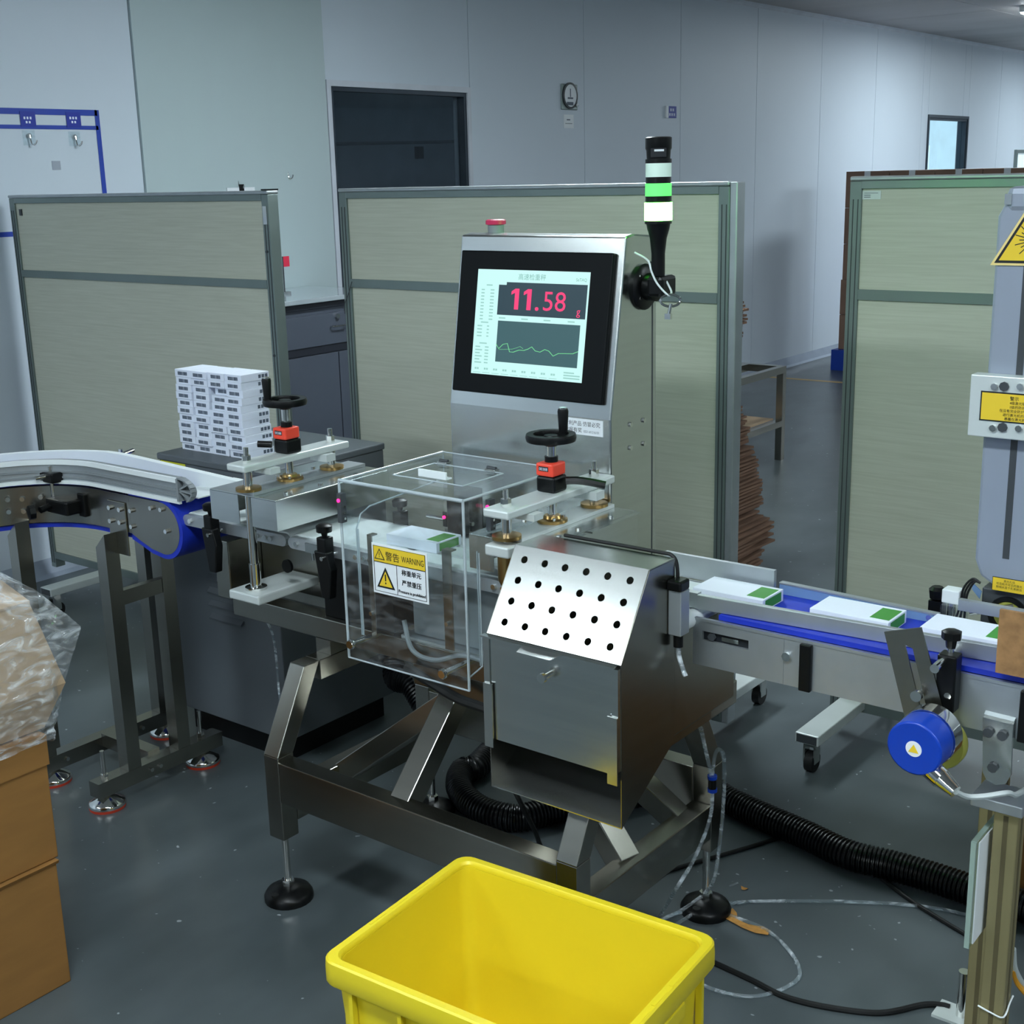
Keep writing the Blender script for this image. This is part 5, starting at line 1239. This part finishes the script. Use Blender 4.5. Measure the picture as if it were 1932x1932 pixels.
for zz_ in (ay(1895, 1527, 2.03).z, ay(1880, 1915, 2.03).z):
    tube('cable_tie', [(p0.x-.002, 2.032, zz_+.004), (p0.x+.02, 2.031, zz_), (p0.x+.042, 2.032, zz_-.001), (p0.x+.043, 2.06, zz_+.012), (p0.x+.043, 2.077, zz_+.016)], .0016, 'white_plastic', oc, 4, 6)
# rod and plate beside the leg
q = az(1815, 1900, .025); rp_ = cyl('floor_rod', (q.x, q.y, .0062), (q.x, q.y, ay(1818, 1832, q.y).z), .011, 'polished', oc); box('rod_plate', (q.x-.05, q.x+.06), (q.y-.03, q.y+.03), (0, .006), 'cast_plate', oc)
# clear plate hung on the leg
gp_ = [ax(1840, 1590, p0.x-.012), ax(1836, 1775, p0.x-.012)]
g1 = box('clear_plate', (p0.x-.018, p0.x-.01), (gp_[0].y, gp_[0].y+.17), (gp_[1].z, gp_[0].z), 'glass_plate', oc)
boxes('plate_edge', [((p0.x-.0182, p0.x-.0098), (gp_[0].y-.002, gp_[0].y), (gp_[1].z, gp_[0].z)), ((p0.x-.0182, p0.x-.0098), (gp_[0].y, gp_[0].y+.17), (gp_[0].z, gp_[0].z+.002))], 'glass_edge', g1)
box('plate_backing', (p0.x-.0095, p0.x-.007), (gp_[0].y+.01, gp_[0].y+.16), (gp_[1].z+.004, gp_[0].z-.004), 'paper', g1)
# slotted bracket with rotary encoder and measuring wheel
EY = 2.0
bq = [ay(x, y, EY) for x, y in ((1668, 1192), (1738, 1184), (1781, 1345), (1710, 1366))]
sl = [ay(x, y, EY) for x, y in ((1707, 1216), (1722, 1224), (1748, 1336), (1738, 1342))]
bm = bmesh.new(); ov = [bm.verts.new((q.x, EY, q.z)) for q in bq]; iv = [bm.verts.new((q.x, EY, q.z)) for q in sl]
for i in range(4): bm.faces.new((ov[i], ov[(i+1) % 4], iv[(i+1) % 4], iv[i]))
g_ = bmesh.ops.extrude_face_region(bm, geom=list(bm.faces)); bmesh.ops.translate(bm, verts=[v for v in g_['geom'] if isinstance(v, bmesh.types.BMVert)], vec=(0, .003, 0))
eb = mk('slotted_bracket', bm, 'steel', oc)
prism('bracket_foot', [(bq[3].x, EY, bq[3].z), (bq[2].x, EY, bq[2].z), (bq[2].x+.012, EY-.015, bq[2].z-.05), (bq[3].x+.012, EY-.015, bq[3].z-.05)], (0, .003, 0), 'steel_bright', eb)
q = ay(1736, 1307, EY); cyl('bracket_bolt', (q.x, EY-.012, q.z), (q.x, OYF, q.z), .005, 'polished', eb); cyl('bracket_bolt_head', (q.x, EY-.02, q.z), (q.x, EY-.012, q.z), .0095, 'polished', eb)
ec = ay(1724, 1413, 1.905); ec2 = Vector((ec.x+.004, 1.985, ec.z+.003))
en = cyl('rotary_encoder', ec, ec.lerp(ec2, .62), .046, 'blue_plastic', oc, seg=40, bev=.003); lab(en, 'blue rotary encoder with warning dot')
cyl('encoder_flange', ec.lerp(ec2, .621), ec2, .048, 'polished', en, seg=40)
dn = (ec-ec2).normalized(); cyl('dot_label', ec+dn*.0002, ec+dn*.0008, .0135, 'paper', en, seg=24); prism('dot_triangle', [ec+dn*.001+Vector(v) for v in ((-.0085, 0, -.006), (.0085, 0, -.006), (0, 0, .008))], dn*.0004, 'label_yellow', en)
cyl('encoder_shaft', ec2, ec2+Vector((0, .06, 0)), .008, 'polished', en); wc = ay(1790, 1398, 2.035)
lathe('measuring_wheel', (wc.x-.012, 2.012, wc.z), [(.03, 0), (.044, .0), (.046, .004), (.046, .02), (.044, .024), (.03, .024)], 'encoder_wheel', en, 36, (0, 1, 0))
pl0 = ay(1752, 1446, 1.925); pl1 = ay(1803, 1494, 1.91)
cyl('connector', pl0, pl0.lerp(pl1, .5), .0175, 'polished', en, seg=16); cyl('connector', pl0.lerp(pl1, .5), pl1, .016, 'polished', en, r2=.011, seg=16)
tube('encoder_cable', [pl1, ay(1825, 1503, 1.935), ay(1860, 1502, 1.96), ay(1900, 1496, 1.99), ay(1915, 1500, 2.02), ay(1935, 1490, 2.1)], .0048, 'cast_plate', en, 6)
# black guide post with knob and cross rod
q = ay(1790, 1290, 2.02)
kpst = box('guide_post', (q.x-.017, q.x+.015), (2.005, 2.035), (ay(1790, 1340, 2.02).z, ay(1790, 1232, 2.02).z), 'black_plastic', oc, .003)
zt2 = ay(1790, 1232, 2.02).z; cyl('post_screw', (q.x, 2.02, zt2), (q.x, 2.02, zt2+.012), .005, 'polished', kpst); lathe('post_knob', (q.x, 2.02, zt2+.01), [(.008, 0), (.01, .014), (.0165, .016), (.0165, .028), (.01, .031)], 'black_plastic', kpst, 7)
cyl('cross_rod', ay(1763, 1262, 1.96), ay(1808, 1223, 2.09), .0075, 'polished', kpst); bolts(kpst, [ay(1789, 1312, 2.005)], (0, -1, 0), .006, .004)
# wooden board clipped to the conveyor
wa, wb_ = ay(1886, 1150, 2.022), ay(1884, 1270, 2.022)
tag(box('wood_board', (wa.x, wa.x+.16), (2.0225, 2.0295), (wb_.z, wa.z), 'wood_board'), 'worn brown fibreboard sheet standing at the right edge before the lens', 'board')
# photo sensor mount behind the belt
sm = root('sensor_mount', 'clear and black photo sensor mount with cables behind the blue belt', 'sensor', (ay(1790, 1190, 2.31).x, 2.31, .84))
def sy(px, py, Y=2.31): return ay(px, py, Y)
p = sy(1768, 1120); lathe('knob', (p.x, 2.31, p.z-.012), [(.008, 0), (.014, .004), (.016, .02), (.01, .026)], 'black_plastic', sm, 8)
box('mount_post', (p.x-.012, p.x+.014), (2.3, 2.325), (.80, p.z-.0125), 'black_plastic', sm)
p2 = sy(1795, 1125); box('sensor_head', (p2.x-.015, p2.x+.017), (2.3, 2.33), (p2.z-.012, p2.z+.014), 'white_plastic', sm, .002); cyl('sensor_neck', (p2.x, 2.315, p2.z-.05), (p2.x, 2.315, p2.z-.0125), .008, 'polished', sm)
p3 = sy(1797, 1165, 2.285); box('clear_block', (p3.x-.022, p3.x+.024), (2.28, 2.298), (p3.z-.022, p3.z+.022), 'acrylic', sm); box('base_block', (p3.x-.025, p3.x+.06), (2.28, 2.34), (p3.z-.05, p3.z-.0225), 'cast_plate', sm)
for k in range(3): tube('sensor_cable', [p2+Vector((.01+.008*k, 0, -.045)), sy(1812+5*k, 1140), sy(1818+4*k, 1110+4*k), sy(1835+2*k, 1092+3*k), sy(1850, 1100)], .0022, 'black_rubber', sm, 5, 6)
cyl('cross_rod', p3+Vector((.02, .03, .005)), p3+Vector((.09, .06, .02)), .006, 'polished', sm)

# ================================================================ LASER MARKING HEAD
lm = root('laser_marker', 'grey laser marking head with yellow warning signs at the right edge', 'laser', (-.5, 2.5, 0))
LF = 2.35
lx0_ = ay(1838, 1060, LF).x; zt3 = ay(1905, 352, LF).z; zb3 = ay(1885, 1112, LF).z
xo = [(lx0_+.0, zb3+.05), (lx0_+.012, zb3+.02), (lx0_+.045, zb3), (-.36, zb3), (-.36, zt3-.002), (lx0_+.05, zt3-.002), (lx0_+.015, zt3-.02), (lx0_, zt3-.05)]
prism('housing', [(x, LF, z) for x, z in xo], (0, .3, 0), 'laser_grey', lm, .006)
for px in (1917,):
    gx = ay(px, 700, LF).x
    for k in range(3): box('groove', (gx+k*.045, gx+k*.045+.012), (LF-.0008, LF+.002), (zb3+.06, zt3-.055), 'dark_grey', lm)
box('top_cap', (lx0_+.012, -.362), (LF-.003, LF+.305), (zt3-.045, zt3), 'laser_grey', lm, .012); box('top_corner_clip', (lx0_+.012, lx0_+.024), (LF-.006, LF-.0032), (zt3-.03, zt3-.012), 'polished', lm)
ma, mb = ay(1832, 706, 2.318), ay(1830, 822, 2.318)
mp_ = box('mount_plate', (ma.x, -.37), (2.318, LF-.001), (mb.z, ma.z), 'cast_plate', lm, .002)
bolts(mp_, [ay(x, y, 2.318) for x, y in ((1895, 729), (1892, 806))], (0, -1, 0), .0085, .004, 'dark_grey'); bolts(mp_, [ay(x, y, 2.318) for x, y in ((1877, 729), (1874, 807), (1926, 729), (1923, 808))], (0, -1, 0), .006, .006)
la, lb2 = ay(1851, 737, 2.317), ay(1851, 793, 2.317)
ll = box('caution_label', (la.x, la.x+.19), (2.3168, 2.3178), (lb2.z, la.z), 'ink', lm); lab(ll, 'yellow laser caution label'); box('label_field', (la.x+.0025, la.x+.1875), (2.3162, 2.3166), (lb2.z+.0025, la.z-.0025), 'label_yellow', ll)
hh_ = la.z-lb2.z; xm = ay(1914, 760, 2.317).x+.012
for i, s in enumerate(('警示', '4级激光辐射在', '1级的防护罩中', '在没有完全防护罩的情况下', '进行激光机的操作会使', '暴露在激光射线下的')):
    text('lettering', s, (xm if i else ay(1914, 760, 2.317).x, 2.3160, la.z-hh_*(.24+.135*i)), XV, ZV, hh_*(.15 if i == 0 else .115), 'ink', ll, 'CENTER', .015)
# triangular laser sign
lv = ay(1868, 500, LF-.003); sl_ = .145
def tri(inset, y, t_, m, name, par):
    k = inset; pts = [(lv.x+k*1.732, y, lv.z+k), (lv.x+sl_-k*1.732, y, lv.z+k), (lv.x+sl_/2, y, lv.z+sl_*.866-2*k)]
    return prism(name, pts, (0, t_, 0), m, par)
ls = tri(0, LF-.0032, .0012, 'label_border', 'laser_sign', lm); lab(ls, 'yellow triangular laser warning sign'); tri(.004, LF-.0036, .0003, 'ink', 'sign_border', ls); tri(.0085, LF-.0042, .0003, 'label_yellow', 'sign_field', ls)
bc = Vector((lv.x+sl_/2, LF-.0046, lv.z+sl_*.30)); bm = bmesh.new()
for k in range(24):
    a_ = 2*math.pi*k/24; L_ = .033 if k % 2 else .025; d = Vector((math.cos(a_), 0, math.sin(a_))); s = Vector((-d.z, 0, d.x))*.0008
    bm.faces.new([bm.verts.new(bc+v) for v in (d*.004+s, d*L_+s, d*L_-s, d*.004-s)])
acyl(bm, bc, bc+Vector((0, -.0003, 0)), .0105, None, 20); mk('burst_symbol', bm, 'ink', ls)
# aperture label, lens block, stand
ap0, ap1 = ay(1873, 1087, LF-.001), ay(1873, 1110, LF-.001)
al = box('aperture_label', (ap0.x, ap0.x+.062), (LF-.0015, LF-.0004), (ap1.z-.003, ap0.z), 'ink', lm); lab(al, 'small yellow aperture label'); box('label_field', (ap0.x+.001, ap0.x+.061), (LF-.0021, LF-.0017), (ap1.z-.002, ap0.z-.001), 'label_yellow', al)
for i, s in enumerate(('激光孔径', '可见和不可见的激光', '射线从这个孔发射出')): text('lettering', s, (ap0.x+.031, LF-.0024, ap0.z-.0075-.006*i), XV, ZV, .0052, 'ink', al, 'CENTER', .01)
lza, lzb = ay(1852, 1125, 2.36), ay(1852, 1178, 2.36)
gb = box('lens_block', (lza.x-.0, -.37), (2.36, 2.62), (lzb.z-.005, zb3-.004), 'dark_grey', lm, .003)
lc = ay(1890, 1160, 2.355); lathe('lens_ring', (lc.x+.01, 2.3598, lc.z), [(.036, 0), (.036, .006), (.028, .006), (.026, .001)], 'black_plastic', gb, 32, (0, -1, 0)); cyl('lens_glass', (lc.x+.01, 2.3597, lc.z), (lc.x+.01, 2.357, lc.z), .026, 'encoder_wheel', gb, seg=28)
prism('blue_tag', [ay(x, y, 2.356) for x, y in ((1835, 1100), (1852, 1116), (1848, 1130), (1834, 1112))], (0, .002, 0), 'blue_film', gb)
box('column', (-.36, -.26), (2.45, 2.6), (.03, zt3-.1), 'aluminium', lm); box('column_base', (-.55, -.05), (2.32, 2.75), (0, .03), 'dark_grey', lm)
# louvred cabinet at the right edge
r = root('louvred_cabinet', 'white louvred cabinet on brown base at the right edge behind the leg', 'cabinet', (-.3, 3.0, 0))
lcx = ay(1921, 1590, 2.86).x
box('body', (lcx, .04), (2.86, 3.2), (.30, .62), 'white_plastic', r)
for k in range(9): prism('louvre', [(lcx+.01, 2.8598, .33+.03*k), (.03, 2.8598, .33+.03*k), (.03, 2.852, .32+.03*k), (lcx+.01, 2.852, .32+.03*k)], (0, .001, -.003), 'grey_plastic', r)
box('base', (lcx, .04), (2.87, 3.2), (0, .2995), 'kraft', r)
# products on the belts
def product(px, py, Y, zbase, label):
    p = ay(px, py, Y); w2, d2_, h2 = .15, .085, .024
    r = root('product_carton', label, 'carton', (p.x, Y, zbase), 'white and green cartons travelling on the belts')
    box('carton_body', (p.x-w2/2, p.x+w2/2), (Y, Y+d2_), (zbase, zbase+h2), 'carton_white', r, .001)
    box('green_print', (p.x+w2/2-.04, p.x+w2/2-.004), (Y+.012, Y+d2_-.012), (zbase+h2, zbase+h2+.0005), 'carton_green', r)
    box('green_edge', (p.x+w2/2+.0001, p.x+w2/2+.0006), (Y+.01, Y+d2_-.01), (zbase+.003, zbase+h2-.003), 'carton_green', r)
product(1372, 1120, 2.105, bt+.0003, 'white carton with green print first on the outfeed belt, nearest the reject bin'); product(1600, 1172, 2.115, bt+.0003, 'white carton with green print in the middle of the outfeed belt'); product(1815, 1215, 2.128, bt+.0003, 'white carton with green print beside the black guide post')
product(775, 1012, 2.06, BT+.0003, 'white carton on the weighing belt under the clear cover')

# ================================================================ YELLOW CRATE
CZr = .374
ang = math.radians(3.6)
bl0 = az(878, 1616, CZr)            # rear-left rim corner
cxd = Vector((math.cos(ang), math.sin(ang), 0)); cyd = Vector((-math.sin(ang), math.cos(ang), 0))
CWX, CWY = .550, .416
cc = bl0+cxd*(CWX/2-.014)-cyd*(CWY/2-.010)
cr = root('yellow_crate', 'open yellow plastic crate standing on the floor in front of the machine', 'crate', (cc.x, cc.y, 0))
def rr_ring(bm, hx, hy, rad, z, n_=5):
    out = []
    for qx, qy, a0_ in ((1, 1, 0), (-1, 1, 90), (-1, -1, 180), (1, -1, 270)):
        for k in range(n_+1):
            a_ = math.radians(a0_+90*k/n_); lx = qx*(hx-rad)+rad*math.cos(a_); ly2 = qy*(hy-rad)+rad*math.sin(a_)
            p = cc+cxd*lx+cyd*ly2; out.append(bm.verts.new((p.x, p.y, z)))
    return out
def loft(name, rings, m, parent, close=(True, True)):
    bm = bmesh.new(); R = [rr_ring(bm, *q) for q in rings]
    for A_, B_ in zip(R, R[1:]):
        n_ = len(A_)
        for i in range(n_): bm.faces.new((A_[i], A_[(i+1) % n_], B_[(i+1) % n_], B_[i]))
    if close[0]: bm.faces.new(R[0])
    if close[1]: bm.faces.new(R[-1])
    return mk(name, bm, m, parent, True)
hx, hy = CWX/2, CWY/2
loft('crate_body', [(hx-.035, hy-.035, .03, .002), (hx-.016, hy-.016, .03, CZr-.05), (hx-.0165, hy-.0165, .03, CZr-.012), (hx-.021, hy-.021, .027, CZr-.012), (hx-.021, hy-.021, .027, CZr-.06), (hx-.026, hy-.026, .025, CZr-.15), (hx-.038, hy-.038, .022, .012)], 'crate_yellow', cr)
loft('crate_rim', [(hx-.015, hy-.015, .03, CZr-.046), (hx-.002, hy-.002, .03, CZr-.046), (hx, hy, .03, CZr-.042), (hx, hy, .03, CZr-.018), (hx-.001, hy-.001, .03, CZr-.003), (hx-.004, hy-.004, .028, CZr), (hx-.017, hy-.017, .026, CZr), (hx-.0205, hy-.0205, .025, CZr-.005), (hx-.0205, hy-.0205, .025, CZr-.0115)], 'crate_yellow', cr, (False, False))
Mc = Matrix.Translation(cc) @ Matrix.Rotation(ang, 4, 'Z')
for s in (-1, 1):
    for k in (-2, -1, 0, 1, 2): box('rib', (k*.105-.004, k*.105+.004), (s*(hy-.011)-.006, s*(hy-.011)+.006), (.03-cc.z, CZr-.0465-cc.z), 'crate_yellow', cr, mtx=Mc)
    for k in (-1.5, -.5, .5, 1.5): box('rib', (s*(hx-.011)-.006, s*(hx-.011)+.006), (k*.1-.004, k*.1+.004), (.03-cc.z, CZr-.0465-cc.z), 'crate_yellow', cr, mtx=Mc)
    for k in (-.06, .0, .06): box('rim_slot', (s*(hx-.0085)-.0032, s*(hx-.0085)+.0032), (k-.022, k+.022), (CZr-.001-cc.z, CZr+.0006-cc.z), 'crate_yellow', cr, mtx=Mc)
    box('handle', (s*(hx-.004)-.002, s*(hx-.004)+.004), (-.075, .075), (CZr-.075-cc.z, CZr-.0465-cc.z), 'crate_yellow', cr, .004, mtx=Mc)

# ================================================================ HOSES, TUBES, CABLES
def corrugated(name, P, r, pitch, label, cat):
    pts = catmull(P, 40); L = [0]
    for a, b in zip(pts, pts[1:]): L.append(L[-1]+(b-a).length)
    n_ = int(L[-1]/pitch)*4; out = []; j = 0
    for i in range(n_+1):
        s = L[-1]*i/n_
        while j < len(L)-2 and L[j+1] < s: j += 1
        f = (s-L[j])/max(1e-9, L[j+1]-L[j]); out.append(pts[j].lerp(pts[j+1], f))
    bm = bmesh.new(); atube(bm, out, r, 14, lambda i: r*(1.0 if i % 4 in (0, 1) else .86))
    return tag(mk(name, bm, 'hose_black', None, True), label, cat)
hr = .037
def fl(px, py, z=hr): return az(px, py, z)
corrugated('corrugated_hose', [ay(800, 1330, 2.60), ay(775, 1290, 2.62), ay(745, 1272, 2.64), Vector((-2.58, 2.74, .33)), Vector((-2.60, 2.88, .18)), Vector((-2.5, 2.98, hr)), Vector((-2.3, 2.93, hr)), fl(905, 1440), fl(872, 1455), fl(868, 1490), fl(905, 1526), fl(970, 1543), fl(1040, 1530), Vector((-1.74, 2.66, hr)), Vector((-1.62, 2.84, hr)), fl(1375, 1510), fl(1440, 1540), fl(1520, 1575), fl(1600, 1612), fl(1680, 1632), fl(1760, 1655), fl(1835, 1680), fl(1960, 1720)], hr, .0105,
           'thick black corrugated hose looping on the floor behind the machine', 'hose')
def cable(name, pts, r, m, label, cat='cable', n=8): return tag(tube(name, pts, r, m, None, n), label, cat)
def f2(px, py, r): return az(px, py, r)
c_ = .006
cable('black_cable', [f2(1345, 1815, c_), f2(1420, 1850, c_), f2(1480, 1880, c_), f2(1560, 1900, c_), f2(1660, 1911, c_), f2(1740, 1896, c_), f2(1775, 1896, c_), f2(1792, 1900, c_)], c_, 'black_rubber', 'black power cable on the floor from crate to conveyor leg')
cable('black_cable', [f2(1660, 1655, .005), f2(1720, 1700, .005), f2(1780, 1738, .005), f2(1850, 1780, .005)], .005, 'black_rubber', 'short black cable crossing under the clear tube near the hose')
cable('black_cable', [f2(1235, 1650, .005), f2(1330, 1622, .005), f2(1400, 1602, .005), f2(1470, 1580, .005), f2(1530, 1560, .005)], .005, 'black_rubber', 'thin black cable behind the right rear foot of the machine')
cable('black_cable', [az(965, 1480, .25), az(985, 1520, .2), az(1010, 1570, .1), az(1022, 1600, .03), f2(1045, 1625, .005), f2(1080, 1640, .005)], .006, 'black_rubber', 'black cable hanging below the reject bin')
tr = .0042
def cl_(px, py, z=tr): return az(px, py, z)
X_ = -1.262
def tx(px, py, X=X_): return ax(px, py, X)
cable('air_tube', [tx(1322, 1372), tx(1330, 1410), tx(1340, 1455), tx(1344, 1500), tx(1338, 1550), tx(1310, 1620), tx(1280, 1670, -1.24), cl_(1245, 1728), cl_(1228, 1745)], tr, 'tube_clear', 'clear air tube running down the right side of the machine frame', 'tube')
cable('air_tube', [tx(1344, 1462, X_+.004), tx(1349, 1425, X_+.004), tx(1357, 1414, X_+.004), tx(1366, 1430, X_+.004), tx(1366, 1500, X_+.004), tx(1358, 1590, X_+.004), tx(1348, 1655, X_+.01), az(1330, 1685, .05), az(1290, 1715, .02), cl_(1255, 1732)], tr, 'tube_clear', 'clear air tube bent over in a tight hook beside the rear post', 'tube')
r = root('tube_fitting', 'black push-in tube fitting with two blue rings on the frame', 'fitting', tx(1344, 1490, X_))
cyl('fitting_body', tx(1344, 1470, X_), tx(1344, 1488, X_), .009, 'black_plastic', r); 
for py in (1466, 1490): cyl('fitting_ring', tx(1344, py-3, X_), tx(1344, py+3, X_), .0105, 'blue_plastic', r)
cable('air_tube', [cl_(1215, 1760), cl_(1262, 1728), cl_(1310, 1718), cl_(1345, 1718), cl_(1400, 1735), cl_(1450, 1757), cl_(1490, 1795), cl_(1509, 1830), cl_(1500, 1852), cl_(1460, 1872), cl_(1410, 1880), cl_(1350, 1868), cl_(1310, 1850)], tr, 'tube_clear', 'clear air tube lying in a big loop on the floor beside the crate', 'tube')
cable('air_tube', [cl_(1250, 1760, .0135), cl_(1290, 1735, .0135), cl_(1335, 1712, .0135), cl_(1400, 1702), cl_(1500, 1700), cl_(1600, 1701), cl_(1700, 1706), cl_(1780, 1716), cl_(1850, 1733)], tr, 'tube_clear', 'clear air tube stretched across the floor to the conveyor leg', 'tube')
cable('air_tube', [az(490, 1150, .6), az(515, 1200, .5), az(525, 1290, .35), az(535, 1400, .2), az(545, 1480, .05)], .003, 'tube_clear', 'thin clear tube hanging behind the left end of the frame', 'tube')
cable('orange_cable', [az(1912, 1830, .25), az(1920, 1855, .22), az(1940, 1880, .2)], .005, 'orange_cable', 'orange cable at the lower right edge')
cable('grey_cable', [az(1912, 1790, .3), az(1916, 1830, .25), az(1938, 1870, .2)], .005, 'cast_plate', 'grey cable at the lower right edge behind the leg')
# scraps on the floor
bm = bmesh.new(); o_ = [(1343, 1721), (1360, 1714), (1372, 1722), (1382, 1713), (1390, 1722), (1392, 1735), (1412, 1744), (1440, 1748), (1453, 1755), (1449, 1764), (1425, 1760), (1400, 1750), (1375, 1736)]
A_ = [bm.verts.new(az(x, y, .001)) for x, y in o_]; B_ = [bm.verts.new(az(x, y, .004)) for x, y in o_]
bm.faces.new(A_); bm.faces.new(B_)
for i in range(len(o_)): bm.faces.new((A_[i], A_[(i+1) % len(o_)], B_[(i+1) % len(o_)], B_[i]))
tag(mk('cardboard_scrap', bm, 'leaf'), 'torn orange-brown cardboard scrap under the clear tube', 'scrap')
def scrap(pts, m, label):
    bm = bmesh.new(); a = [bm.verts.new(az(x, y, .0008)) for x, y in pts]; b = [bm.verts.new(az(x, y, .0022)) for x, y in pts]
    bm.faces.new(a); bm.faces.new(b)
    for i in range(len(pts)): bm.faces.new((a[i], a[(i+1) % len(pts)], b[(i+1) % len(pts)], b[i]))
    tag(mk('floor_scrap', bm, m), label, 'scrap')
scrap([(1398, 1671), (1404, 1674), (1412, 1676), (1405, 1679), (1399, 1678)], 'leaf', 'tiny tan paper scrap right of the black foot')
scrap([(1375, 1670), (1392, 1664), (1393, 1667), (1377, 1673)], 'film_bag', 'tiny clear film scrap beside the tan scrap')
# small dark power adapter at the lower edge
pa = az(1772, 1925, .03); pa.y -= .05
r = root('power_adapter', 'small dark power adapter with white print at the lower right', 'adapter', (pa.x+.05, pa.y, 0))
box('case', (pa.x, pa.x+.12), (pa.y-.06, pa.y+.0), (0, .035), 'dark_grey', r, .003); boxes('printing', [((pa.x+.02+.03*k, pa.x+.035+.03*k), (pa.y-.045, pa.y-.02), (.0352, .0356)) for k in range(3)], 'print_white', r); box('red_mark', (pa.x, pa.x+.012), (pa.y-.0602, pa.y-.0601), (.005, .02), 'red_flag', r)
